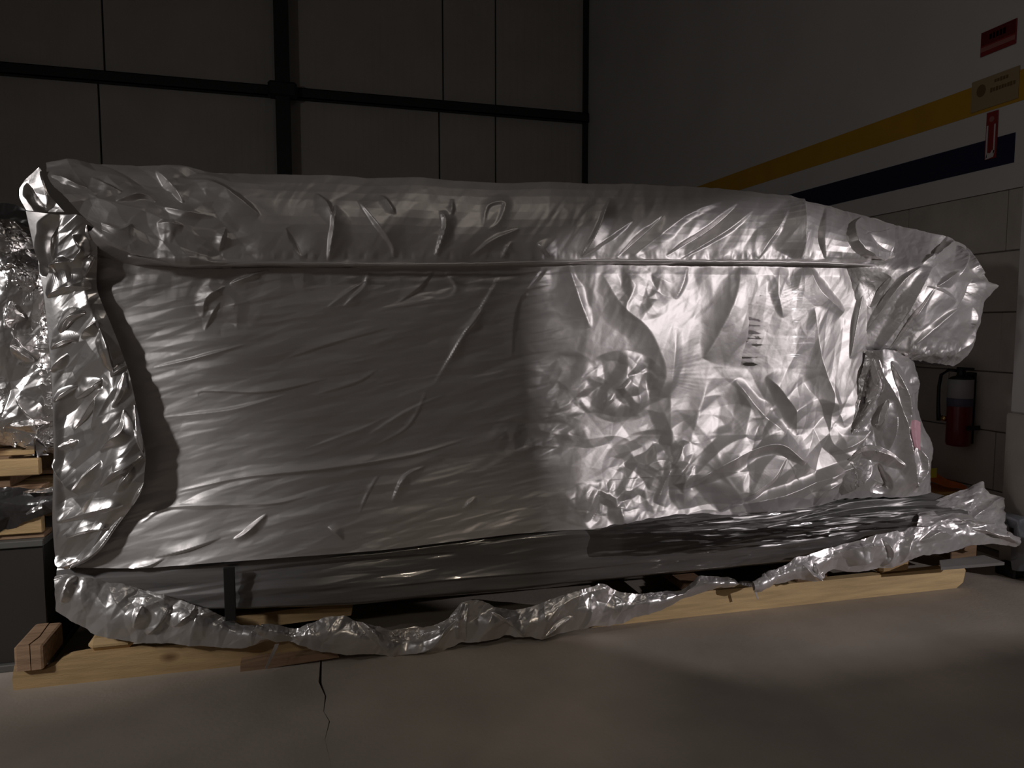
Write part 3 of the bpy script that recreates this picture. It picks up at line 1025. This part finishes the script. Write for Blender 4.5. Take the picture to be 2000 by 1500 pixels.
PANEL = [
    ([(979, 533), (940, 600), (905, 655), (846, 752)], .014, 26, 3.5), ([(946, 604), (928, 625), (900, 660), (880, 705)], .010, 4, 14),
    ([(640, 600), (680, 570), (712, 550)], .010, 10, 8), ([(780, 590), (820, 560), (850, 525)], .014, 12, 9), ([(670, 600), (710, 560), (720, 530)], .012, 12, 10),
    ([(870, 530), (890, 560), (880, 580)], .008, 10, 8), ([(1060, 520), (1010, 600), (1000, 700)], .010, 18, 14), ([(1070, 525), (1030, 570)], .010, 14, 10),
    ([(1110, 518), (1128, 580), (1152, 640)], .022, 14, 42), ([(1175, 535), (1215, 600), (1265, 645), (1298, 720), (1290, 775)], .024, 56, 80),
    ([(1345, 520), (1320, 585)], .010, 14, 12), ([(1448, 522), (1434, 580), (1402, 655), (1378, 700)], .028, 120, 34), ([(1525, 520), (1520, 570), (1530, 620)], .012, 40, 16),
    ([(1578, 518), (1600, 570), (1650, 610)], .030, 20, 75), ([(1588, 600), (1600, 690), (1616, 745), (1648, 835)], .034, 85, 36), ([(1690, 540), (1672, 620), (1660, 700)], .022, 26, 12),
    ([(1440, 742), (1482, 800), (1532, 846)], .034, 26, 62), ([(1500, 735), (1545, 790), (1556, 850)], .026, 60, 22), ([(1320, 640), (1312, 760), (1318, 880)], .014, 60, 28),
    ([(1345, 952), (1430, 898), (1510, 868), (1565, 905)], .055, 54, 22), ([(1285, 985), (1320, 905), (1340, 860)], .030, 24, 50), ([(1410, 1000), (1490, 945), (1530, 895)], .040, 40, 20),
    ([(1430, 992), (1530, 962), (1630, 920), (1705, 893), (1735, 902)], .050, 30, 64), ([(1620, 885), (1680, 850), (1730, 790)], .03, 14, 26), ([(1585, 985), (1600, 955), (1640, 935)], .03, 20, 40),
    ([(395, 620), (405, 585), (440, 560)], .016, 12, 20), ([(450, 555), (500, 538), (525, 528)], .020, 10, 5), ([(400, 645), (430, 590)], .010, 10, 10),
    ([(300, 718), (380, 700), (480, 672)], .010, 10, 6), ([(385, 775), (400, 765), (520, 765), (640, 740)], .011, 10, 6), ([(320, 815), (450, 800), (560, 770)], .009, 10, 7),
    ([(350, 960), (480, 932), (640, 915), (800, 890), (900, 862)], .016, 14, 6), ([(275, 1022), (340, 990), (520, 985), (600, 970)], .018, 22, 7), ([(300, 1090), (360, 1075), (430, 1052)], .016, 12, 7),
    ([(455, 1055), (480, 1040), (520, 1005)], .026, 9, 7), ([(250, 1112), (290, 1105), (320, 1092)], .016, 8, 6), ([(765, 980), (790, 930), (830, 910)], .018, 9, 12), ([(640, 1030), (670, 1055)], .016, 10, 6),
    ([(720, 850), (800, 800), (870, 770)], .008, 12, 8), ([(620, 770), (700, 745), (740, 720)], .008, 12, 8), ([(590, 880), (700, 840), (760, 812)], .006, 12, 8), ([(560, 700), (650, 670), (760, 640)], .008, 12, 8),
    ([(905, 995), (930, 970)], .010, 8, 8), ([(700, 1008), (745, 920)], .006, 4, 4), ([(840, 750), (800, 830), (735, 870)], .006, 5, 4)]


def dm(px, py, X, Z):
    flap = sm(py, 522, 505)
    right = sm(px, 1040, 1180)
    low = sm(py, 690, 820) * right
    bottom = sm(py, 1030, 960)
    d = 0.013 * crumple(X, Z, 0.5, 20, 1.5, 3, 1)
    lp = (1 - flap) * (1 - right)
    d = d + lp * (0.0038 * crumple(X, Z, 0.04, 11, 5, 5, 2) + 0.0055 * crumple(X, Z, 0.14, 16, 3.5, 7, 2))
    rp = (1 - flap) * right * (1 - low)
    d = d + rp * (0.018 * crumple(X, Z, 0.26, 80, 2.0, 12, 2, .35) + 0.0020 * crumple(X, Z, 0.06, 65, 2.0, 13, 2))
    d = d + (1 - flap) * low * (0.042 * crumple(X, Z, 0.24, 40, 1.4, 17, 3, 0.34))
    fl_ = sm(px, 560, 420)
    d = d + flap * (1 - fl_) * (0.010 * crumple(X, Z, 0.22, 60, 2.5, 22, 2) + 0.0018 * crumple(X, Z, 0.06, 60, 3, 24, 2) * (1 + 0.8 * right))
    d = d + flap * fl_ * (0.030 * crumple(X, Z, 0.20, -20, 1.4, 26, 3, .42))
    for bx_, by_, rx_, ry_, lam, amp, ang, sd in ((1215, 755, 75, 62, .085, .024, 55, 201), (1045, 850, 95, 42, .07, .014, 30, 203), (1190, 985, 110, 42, .075, .026, 60, 205), (1290, 920, 100, 70, .11, .024, 60, 207),
                                                  (1100, 760, 60, 70, .08, .012, 40, 209), (440, 590, 70, 60, .09, .012, 60, 211), (1250, 570, 60, 50, .07, .012, 75, 213)):
        m_ = np.clip(1.3 - ((px - bx_) / rx_) ** 2 - ((py - by_) / ry_) ** 2, 0, 1)
        d = d + (1 - flap) * m_ * amp * crumple(X, Z, lam, ang, 1.4, sd, 2, .4)
    # small gathers along the sewn fold
    g = np.exp(-((py - 500) / 9.0) ** 2) * flap
    d = d + g * 0.004 * crumple(X, Z * 0.3, 0.035, 0, 1, 28, 2)
    g2 = np.exp(-((py - 545) / 26.0) ** 2) * (1 - flap)
    d = d + g2 * 0.006 * crumple(X, Z * 0.35, 0.11, 0, 1, 29, 2)
    d = d + ridges(px, py, FLAP_R) * flap + ridges(px, py, PANEL) * (1 - flap)
    return d


sheet('foil_cover', rows, 1020, 560, dm, M['foil_matt'], mc, sv=0.05, vt=vt, world_rows=[(1.05, 0.35), (1.0, 1.2), (0.95, None), (0.4, None)])

# the hem running along the fold
hem = []
hz_ = np.array([(250, 500), (320, 514), (420, 516), (520, 514), (640, 515), (800, 517), (950, 515), (1060, 512), (1200, 508), (1350, 510), (1500, 511), (1600, 513), (1700, 518), (1760, 521)])
for u in np.linspace(250, 1760, 150):
    v = np.interp(u, hz_[:, 0], hz_[:, 1]) + 0.8 * vnoise(np.array([u / 9.0]), np.array([0.5]), 4)[0]
    hem.append(at(u, v, -0.022 - 0.03 * max(0, (420 - u) / 170) + 0.05 * max(0, (u - 1640) / 120)))
bm = bmesh.new()
tube_bm(bm, hem, 0.0075, 8)
bm_obj('fold_hem', bm, M['foil_matt'], mc, True)

# film-wrapped steel base
rows = [[(118, 1078, 0.110), (300, 1076, 0.070), (500, 1060, 0.050), (700, 1052, 0.050), (900, 1030, 0.050), (1100, 1010, 0.010), (1300, 1000, -0.010), (1500, 985, -0.010), (1650, 958, 0.000), (1780, 955, 0.020), (1880, 975, 0.060)],
        [(112, 1110, 0.095), (300, 1108, 0.045), (500, 1100, 0.025), (700, 1088, 0.025), (900, 1066, 0.025), (1100, 1045, -0.048), (1300, 1040, -0.105), (1500, 1030, -0.105), (1650, 1005, -0.105), (1780, 990, -0.095), (1890, 1000, -0.055)],
        [(110, 1150, 0.080), (300, 1148, 0.050), (500, 1140, 0.020), (700, 1130, 0.020), (900, 1110, 0.020), (1100, 1090, -0.039), (1300, 1080, -0.105), (1500, 1070, -0.105), (1650, 1045, -0.105), (1780, 1030, -0.095), (1890, 1035, -0.065)],
        [(110, 1195, 0.060), (300, 1195, 0.030), (500, 1188, 0.010), (700, 1180, 0.010), (900, 1160, 0.010), (1100, 1142, -0.020), (1300, 1122, -0.060), (1500, 1100, -0.060), (1650, 1085, -0.060), (1780, 1072, -0.050), (1890, 1062, -0.030)],
        [(110, 1197, 0.500), (300, 1197, 0.500), (500, 1190, 0.500), (700, 1182, 0.500), (900, 1162, 0.500), (1100, 1144, 0.500), (1300, 1124, 0.500), (1500, 1102, 0.500), (1650, 1087, 0.500), (1780, 1074, 0.500), (1890, 1064, 0.500)]]


def db(px, py, X, Z):
    r = sm(px, 1150, 1400)
    return (0.006 * crumple(X, Z, 0.05, 4, 9, 41, 2) + r * 0.006 * crumple(X, Z, 0.03, 3, 10, 43, 2) + r * 0.0016 * crumple(X, Z, 0.012, 2, 14, 47, 1)
            + ridges(px, py, [([(460, 1120), (700, 1098), (900, 1080)], -.02, 16, 14), ([(700, 1150), (1000, 1120), (1300, 1095)], .012, 14, 10), ([(1540, 1020), (1700, 985), (1880, 985)], -.03, 18, 14)]))


sheet('base_wrap', rows, 640, 150, db, M['base_film'], mc, sv=0.1)
sheared(box('dark_gap_band', px2x(438, 1150, -.02), px2x(460, 1150, -.02), C0 - 0.035, C0 - 0.022, px2z(450, 1212, -.03), px2z(450, 1108, -.03), M['black'], mc, 0.002))  # black band standing in for the dark gap under the base

# left corner flap
def row5(y, xl, xr, ys=(0, 0, 0, 0, 0), o=(.03, .005, -.025, -.05, -.03)):
    return [(xl + (xr - xl) * t, y + dy, of) for t, dy, of in zip((0, .25, .5, .75, 1), ys, o)]


rows = [row5(412, 50, 190, (0, 4, 8, 8, 30), (.05, .03, .01, -.01, .0)), row5(500, 69, 190, o=(.045, .02, 0, -.02, .0)), row5(565, 84, 190, o=(.03, .01, -.02, -.03, -.01)),
        row5(640, 92, 221), row5(720, 99, 250), row5(800, 103, 268), row5(888, 105, 286, o=(.03, .0, -.03, -.06, -.05)),
        row5(950, 103, 281, o=(.03, .0, -.03, -.06, -.05)), row5(1020, 102, 242, (0, 0, 0, 0, -4), (.03, .0, -.03, -.05, -.03)), row5(1076, 106, 195, (0, 4, 6, 4, 0), (.03, .01, -.01, -.03, -.02)), row5(1110, 112, 146, (0, 2, 3, 3, 2), (.03, 0, -.02, -.02, 0))]
CORNER = [([(114, 418), (98, 470), (88, 540)], -.08, 20, 17), ([(118, 442), (100, 490), (92, 520)], .03, 6, 14), ([(90, 520), (120, 515), (150, 510)], .03, 10, 26), ([(92, 580), (130, 562), (180, 560)], .04, 30, 8),
          ([(140, 520), (160, 490), (145, 460)], .03, 8, 10), ([(165, 540), (185, 500)], .035, 8, 8), ([(175, 470), (170, 440)], .02, 8, 8), ([(120, 650), (140, 620), (165, 610)], .035, 10, 9), ([(155, 660), (190, 625)], .035, 9, 8),
          ([(100, 682), (135, 664), (150, 668)], .03, 9, 6), ([(100, 725), (130, 692)], .03, 7, 6), ([(140, 780), (165, 765), (195, 745)], .035, 12, 8), ([(180, 760), (195, 740)], .02, 6, 6), ([(105, 785), (145, 755)], .025, 6, 5),
          ([(195, 640), (208, 680), (222, 730)], .04, 9, 10), ([(215, 735), (250, 712)], .025, 6, 5), ([(222, 795), (235, 760), (245, 725)], .035, 12, 8), ([(140, 840), (165, 815), (190, 780), (180, 840)], .035, 14, 10),
          ([(195, 880), (220, 860), (240, 840), (242, 800)], .045, 14, 10), ([(262, 790), (268, 850), (280, 885)], .03, 6, 8), ([(112, 875), (150, 862)], .03, 10, 6), ([(100, 900), (130, 950), (150, 970)], .035, 12, 12),
          ([(140, 960), (170, 930), (200, 900)], .035, 14, 10), ([(200, 950), (240, 915), (280, 890)], .04, 9, 12), ([(230, 960), (262, 910)], .025, 9, 8), ([(110, 1020), (180, 1000), (240, 985)], .03, 22, 8), ([(255, 990), (283, 940)], .03, 6, 8),
          ([(130, 1050), (170, 1037), (215, 1035)], .02, 10, 8), ([(140, 1110), (190, 1070), (240, 1010)], .03, 10, 8), ([(108, 1085), (120, 1108), (150, 1095)], .025, 8, 8)]


def dc(px, py, X, Z):
    return (sm(px, 100 + 6 * sm(py, 700, 900), 122) * (0.030 * crumple(X, Z, 0.17, 38, 1.8, 51, 2, .35) + 0.006 * crumple(X, Z, 0.06, 45, 2.4, 53, 2, .4)) + 0.8 * ridges(px, py, CORNER))


sheet('corner_flap', rows, 230, 720, dc, M['foil'], mc, seed=5, back='left')
# folded ear standing up at the top left corner
rows = [[(74, 328, .052), (76, 327, .051), (79, 329, .05)], [(48, 352, .058), (68, 352, .050), (88, 354, .038)], [(37, 368, .060), (70, 378, .042), (100, 384, .028)], [(38, 385, .060), (74, 398, .040), (114, 402, .012)], [(52, 411, .052), (88, 414, .034), (126, 414, .004)]]
sheet('foil_ear', rows, 90, 110, lambda a, b, X, Z: 0.004 * crumple(X, Z, 0.10, 30, 1, 61, 2) + ridges(a, b, [([(52, 358), (80, 400), (95, 412)], -.03, 8, 10), ([(78, 335), (96, 385), (92, 410)], .02, 8, 10)]), M['foil'], mc)

# right end bag hanging over the end
rows = [[(1640, 408, .24), (1685, 426, .20), (1745, 440, .20), (1800, 452, .17), (1850, 462, .16), (1884, 480, .20)],
        [(1640, 468, .10), (1680, 472, .06), (1745, 482, .06), (1805, 485, .05), (1862, 492, .08), (1898, 510, .16)],
        [(1640, 515, .06), (1685, 517, .01), (1740, 520, -.02), (1800, 516, -.05), (1868, 524, -.01), (1922, 546, .10)],
        [(1640, 545, .07), (1685, 545, .02), (1740, 550, -.03), (1805, 552, -.07), (1880, 550, -.04), (1956, 557, .06)],
        [(1645, 580, .07), (1688, 580, .02), (1740, 590, -.02), (1805, 592, -.08), (1875, 590, -.06), (1920, 588, .08)],
        [(1650, 630, .07), (1690, 630, .02), (1738, 635, -.01), (1805, 638, -.08), (1870, 640, -.05), (1917, 630, .09)],
        [(1655, 680, .07), (1692, 680, .02), (1730, 684, -.01), (1790, 690, -.06), (1850, 700, -.03), (1888, 690, .10)],
        [(1665, 700, .09), (1698, 700, .05), (1730, 704, .05), (1790, 704, .04), (1835, 714, .05), (1862, 716, .12)]]
BAG = [([(1690, 650), (1750, 560), (1800, 520)], .030, 16, 10), ([(1715, 690), (1770, 610), (1815, 530), (1830, 515)], .036, 14, 8), ([(1735, 690), (1800, 600), (1822, 565)], .02, 10, 8),
       ([(1700, 600), (1740, 540)], -.025, 20, 16), ([(1800, 515), (1840, 490), (1862, 470)], .04, 18, 10), ([(1820, 505), (1848, 462)], -.03, 10, 14), ([(1870, 480), (1880, 510), (1876, 540)], .045, 10, 8), ([(1885, 485), (1900, 525), (1930, 550)], .04, 8, 10),
       ([(1830, 560), (1850, 545), (1872, 530)], .03, 12, 8), ([(1900, 545), (1890, 580), (1872, 605)], -.03, 7, 7), ([(1810, 560), (1870, 590)], .02, 16, 18), ([(1900, 600), (1895, 640)], .02, 8, 8), ([(1780, 680), (1850, 620), (1880, 600)], .018, 16, 14), ([(1905, 640), (1870, 690)], .022, 10, 10)]


def dbag(px, py, X, Z):
    e = sm(px, 1665, 1710)
    lowr = sm(py, 660, 690) * sm(px, 1760, 1800)
    return e * (0.012 * crumple(X, Z, 0.22, 50, 1.8, 71, 2, .35) + 0.002 * crumple(X, Z, 0.05, 35, 2, 73, 2) + lowr * 0.008 * crumple(X, Z, 0.03, 70, 1.5, 75, 2) + ridges(px, py, BAG))


sheet('end_bag', rows, 330, 360, dbag, M['foil_matt'], mc, jitter=2.0, seed=7, back='right')

# gathered skirt under the waist at the right end
rows = [[(1690, 684, .02), (1706, 684, -.02), (1724, 684, -.05), (1745, 684, -.04), (1762, 684, .02), (1778, 690, .08)],
        [(1682, 720, .02), (1702, 715, -.02), (1726, 712, -.05), (1752, 710, -.06), (1778, 716, -.02), (1797, 738, .05)],
        [(1664, 790, .0), (1692, 785, -.05), (1722, 780, -.08), (1756, 775, -.08), (1786, 790, -.02), (1794, 792, .06)],
        [(1645, 850, .0), (1686, 850, -.06), (1728, 848, -.10), (1768, 845, -.10), (1797, 838, -.04), (1806, 836, .04)],
        [(1632, 905, -.02), (1684, 905, -.08), (1735, 900, -.11), (1780, 895, -.12), (1812, 885, -.06), (1826, 872, .02)],
        [(1622, 945, -.03), (1684, 945, -.08), (1740, 942, -.11), (1788, 938, -.11), (1806, 930, -.08), (1812, 918, .0)],
        [(1616, 972, -.03), (1684, 972, -.06), (1745, 970, -.08), (1796, 968, -.08), (1812, 964, -.06), (1822, 962, .0)]]
SK = [([(1716, 700), (1728, 745), (1760, 830), (1790, 960)], .050, 9, 16), ([(1742, 705), (1765, 790), (1775, 850)], .040, 9, 12), ([(1706, 705), (1714, 760), (1690, 810)], .035, 9, 12), ([(1688, 750), (1692, 790), (1676, 812)], .03, 7, 8),
      ([(1645, 872), (1690, 810), (1715, 770)], .03, 8, 8), ([(1730, 780), (1722, 825), (1712, 830)], .03, 10, 10), ([(1745, 815), (1735, 880)], .025, 5, 8), ([(1700, 712), (1680, 800), (1660, 840)], -.05, 12, 10),
      ([(1655, 900), (1690, 880), (1725, 885), (1765, 910)], .045, 16, 10), ([(1640, 965), (1690, 930), (1702, 900)], .045, 22, 12), ([(1715, 905), (1735, 950), (1700, 960)], -.035, 14, 14), ([(1790, 870), (1800, 910), (1785, 950)], .03, 8, 9), ([(1780, 730), (1790, 770)], .03, 6, 6)]


def dsk(px, py, X, Z):
    e = sm(py, 688, 720)
    return e * (0.018 * crumple(X, Z, 0.18, 78, 2.4, 81, 2, .35) + 0.003 * crumple(X, Z, 0.05, 60, 2, 83, 2) + ridges(px, py, SK))


sheet('foil_skirt', rows, 300, 400, dsk, M['foil_satin'], mc, jitter=2.0, seed=9, back='right')
pk = [[(1778, 822, -.07), (1788, 820, -.08), (1798, 824, -.07)], [(1780, 845, -.10), (1790, 845, -.11), (1798, 850, -.10)], [(1786, 872, -.11), (1792, 876, -.12), (1798, 880, -.11)]]
sheet('pink_scrap', pk, 14, 24, lambda a, b, X, Z: 0.004 * crumple(X, Z, 0.04, seed=85), M['pink'], mc)


def ragged(name, tab, o0, o1, nu, nv, amp, seed, m, extra=(), ang=60, jit=2.0):
    top = [(x, t, o0) for x, t, b in tab]
    md = [(x, (t + b) / 2, (o0 + o1) / 2 - 0.025) for x, t, b in tab]
    bot = [(x, b, o1) for x, t, b in tab]

    def d(px, py, X, Z):
        return 1.7 * amp * crumple(X, Z, 0.13, ang, 1.5, seed, 2, .38) + 0.22 * amp * crumple(X, Z, 0.045, ang - 20, 2, seed + 2, 2) + ridges(px, py, extra)
    return sheet(name, [top, md, bot], nu, nv, d, m, mc, jitter=jit, seed=seed)


ragged('torn_apron', [(110, 1128, 1192), (140, 1122, 1212), (180, 1130, 1232), (230, 1140, 1244), (280, 1152, 1250), (330, 1166, 1250), (380, 1184, 1254), (430, 1202, 1260), (470, 1220, 1257), (500, 1230, 1252), (528, 1240, 1246)],
       -.01, -.03, 320, 100, 0.020, 101, M['foil_mid'],
       [([(120, 1175), (135, 1140), (150, 1125)], .03, 10, 10), ([(290, 1235), (320, 1205), (330, 1180)], .035, 12, 10), ([(265, 1220), (280, 1180)], .025, 9, 8), ([(340, 1220), (370, 1200), (385, 1178)], .03, 9, 8), ([(250, 1170), (300, 1165)], .015, 8, 8), ([(390, 1205), (425, 1195)], .02, 6, 6)])
ragged('torn_apron', [(498, 1222, 1226), (530, 1222, 1250), (580, 1226, 1262), (612, 1220, 1267), (635, 1206, 1269), (680, 1205, 1272), (705, 1220, 1275), (735, 1226, 1280), (765, 1228, 1285), (800, 1226, 1286), (840, 1222, 1281), (870, 1212, 1272), (888, 1194, 1262),
                      (903, 1176, 1254), (940, 1170, 1249), (972, 1188, 1250), (1000, 1190, 1244), (1040, 1184, 1240), (1075, 1170, 1243), (1105, 1162, 1238), (1140, 1150, 1226), (1175, 1140, 1223), (1210, 1154, 1217), (1240, 1161, 1206), (1285, 1161, 1191),
                      (1330, 1150, 1175), (1365, 1124, 1160), (1400, 1129, 1146), (1440, 1137, 1142), (1474, 1142, 1146)],
       -.06, -.08, 760, 80, 0.016, 111, M['foil_mid'],
       [([(893, 1250), (897, 1200), (905, 1178)], .04, 8, 8), ([(908, 1252), (914, 1180)], .045, 8, 12), ([(1024, 1240), (990, 1215), (960, 1195)], .035, 9, 12), ([(690, 1205), (735, 1250), (772, 1284)], .045, 16, 10), ([(730, 1232), (800, 1240), (860, 1228)], -.05, 26, 20), ([(780, 1282), (840, 1262), (888, 1212)], .04, 16, 12),
        ([(1130, 1235), (1150, 1200), (1155, 1160)], .025, 8, 10), ([(1200, 1210), (1215, 1180), (1200, 1160)], .025, 8, 8), ([(1060, 1240), (1120, 1205)], .025, 10, 8)])
ragged('torn_apron', [(1470, 1143, 1147), (1490, 1131, 1143), (1520, 1114, 1141), (1556, 1090, 1130), (1590, 1080, 1136), (1620, 1070, 1122), (1660, 1060, 1118), (1700, 1048, 1112), (1740, 1040, 1106), (1768, 1034, 1106), (1795, 1026, 1084), (1850, 1018, 1076), (1900, 1016, 1064), (1950, 1032, 1062), (1992, 1052, 1066)],
       -.11, -.12, 460, 110, 0.020, 121, M['foil_satin'],
       [([(1565, 1105), (1600, 1125), (1612, 1120)], .04, 10, 10), ([(1590, 1100), (1590, 1130)], .03, 6, 10), ([(1630, 1080), (1680, 1070), (1720, 1065)], .04, 18, 14), ([(1660, 1105), (1700, 1085)], .03, 10, 8), ([(1720, 1105), (1735, 1080), (1720, 1050)], .035, 9, 10), ([(1760, 1100), (1790, 1045)], .03, 7, 7), ([(1800, 1060), (1830, 1040), (1860, 1045)], .03, 8, 8),
        ([(1900, 1035), (1985, 1058)], .035, 7, 5), ([(1885, 1020), (1975, 1045)], .03, 6, 6)])
# thin torn strips hanging from the apron
def strip(pts, wd, m=M['foil_matt']):
    P = [at(u, v, -0.11) for u, v in pts]
    vs, fs = [], []
    for i, p in enumerate(P):
        hw = wd * (1 - 0.5 * i / len(P))
        vs += [p + np.array([-hw, -0.002 * i, 0]), p + np.array([hw, 0.002, 0]), p + np.array([hw, 0.003, 0]), p + np.array([-hw, 0.003 - 0.002 * i, 0])]
    for i in range(len(P) - 1):
        for j in range(4):
            fs.append((4 * i + j, 4 * i + (j + 1) % 4, 4 * i + 4 + (j + 1) % 4, 4 * i + 4 + j))
    fs += [(0, 3, 2, 1), tuple(4 * (len(P) - 1) + j for j in range(4))]
    return mesh_obj('torn_strip', vs, fs, m, mc)


strip([(541, 1258), (536, 1270), (529, 1285), (519, 1306)], 0.009)
strip([(1470, 1142), (1475, 1152), (1480, 1170)], 0.008)
# bunched foil at the lower right corner
rows = [[(1796, 992, -.03), (1845, 966, .0), (1890, 955, .06), (1918, 938, .06), (1932, 962, .08), (1955, 970, .10), (1966, 1012, .14)],
        [(1790, 1010, -.10), (1845, 998, -.08), (1890, 990, -.05), (1918, 985, -.04), (1940, 990, .0), (1962, 1000, .06), (1978, 1025, .12)],
        [(1790, 1028, -.13), (1845, 1026, -.12), (1890, 1025, -.09), (1918, 1028, -.08), (1945, 1034, -.04), (1972, 1046, .03), (1992, 1058, .08)]]


def dr(px, py, X, Z):
    return 0.014 * crumple(X, Z, 0.10, 20, 1.5, 131, 2) + 0.007 * crumple(X, Z, 0.035, 10, 3, 133, 2) + ridges(px, py, [([(1900, 1010), (1940, 980), (1958, 972)], .03, 14, 10), ([(1840, 1018), (1940, 1022)], .03, 8, 10)])


sheet('foil_bunch', rows, 260, 130, dr, M['foil_satin'], mc, jitter=2.0, seed=13)
# clear stretch film: narrow ripples over the foil
def film_patch(rows, nu, nv, seed, amp=0.0011):
    def d(px, py, X, Z):
        return amp * (vnoise(Z / 0.016 + 0.4 * X, X / 0.16, seed) + 0.4 * vnoise(Z / 0.008, X / 0.06, seed + 3))
    return sheet('stretch_film', rows, nu, nv, d, M['film'], mc, jitter=2.0, seed=seed)


film_patch([[(1512, 572, -.085), (1550, 566, -.09), (1592, 566, -.085)], [(1514, 640, -.085), (1550, 640, -.09), (1594, 640, -.085)], [(1506, 706, -.085), (1550, 706, -.09), (1588, 700, -.085)]], 60, 150, 141)
film_patch([[(1180, 1030, -.125), (1400, 1000, -.13), (1600, 992, -.13), (1790, 988, -.13), (1930, 985, -.12)], [(1180, 1052, -.12), (1400, 1035, -.135), (1600, 1020, -.135), (1790, 1010, -.13), (1930, 1005, -.12)],
            [(1180, 1085, -.12), (1400, 1078, -.13), (1600, 1050, -.13), (1790, 1030, -.13), (1930, 1022, -.12)]], 420, 130, 151, 0.0022)
# ---------------------------------------------------------------- grey wrapped bundle cut off by the right frame edge
gb = empty('grey_bundle', (4.03, 3.2, 0))
tag(gb, 'grey film wrapped bundle cut off by the right frame edge', 'bundle')
rows = [[(1980, 1032, .0), (1988, 1016, -.03), (2004, 1010, -.04), (2016, 1014, .0)], [(1975, 1060, .0), (1988, 1054, -.05), (2004, 1050, -.085), (2018, 1054, .0)],
        [(1974, 1095, .0), (1988, 1092, -.05), (2004, 1090, -.085), (2018, 1092, .0)], [(1978, 1112, .02), (1988, 1114, -.01), (2004, 1114, -.02), (2016, 1112, .02)]]
sheet('bundle_film', rows, 60, 70, lambda a, b, X, Z: 0.008 * crumple(X, Z, 0.1, seed=161), M['grey_film'], gb, world_rows=[(0.18, 0.30), (0.15, None)])
gx0, gx1 = px2x(1982, 1110, .03), px2x(2014, 1110, .03)
box('bundle_stand', gx0, gx1, C0 - TILT * gx0 + 0.03, C0 - TILT * gx0 + 0.16, 0, px2z(2000, 1106, .03), M['black'], gb, 0.006)
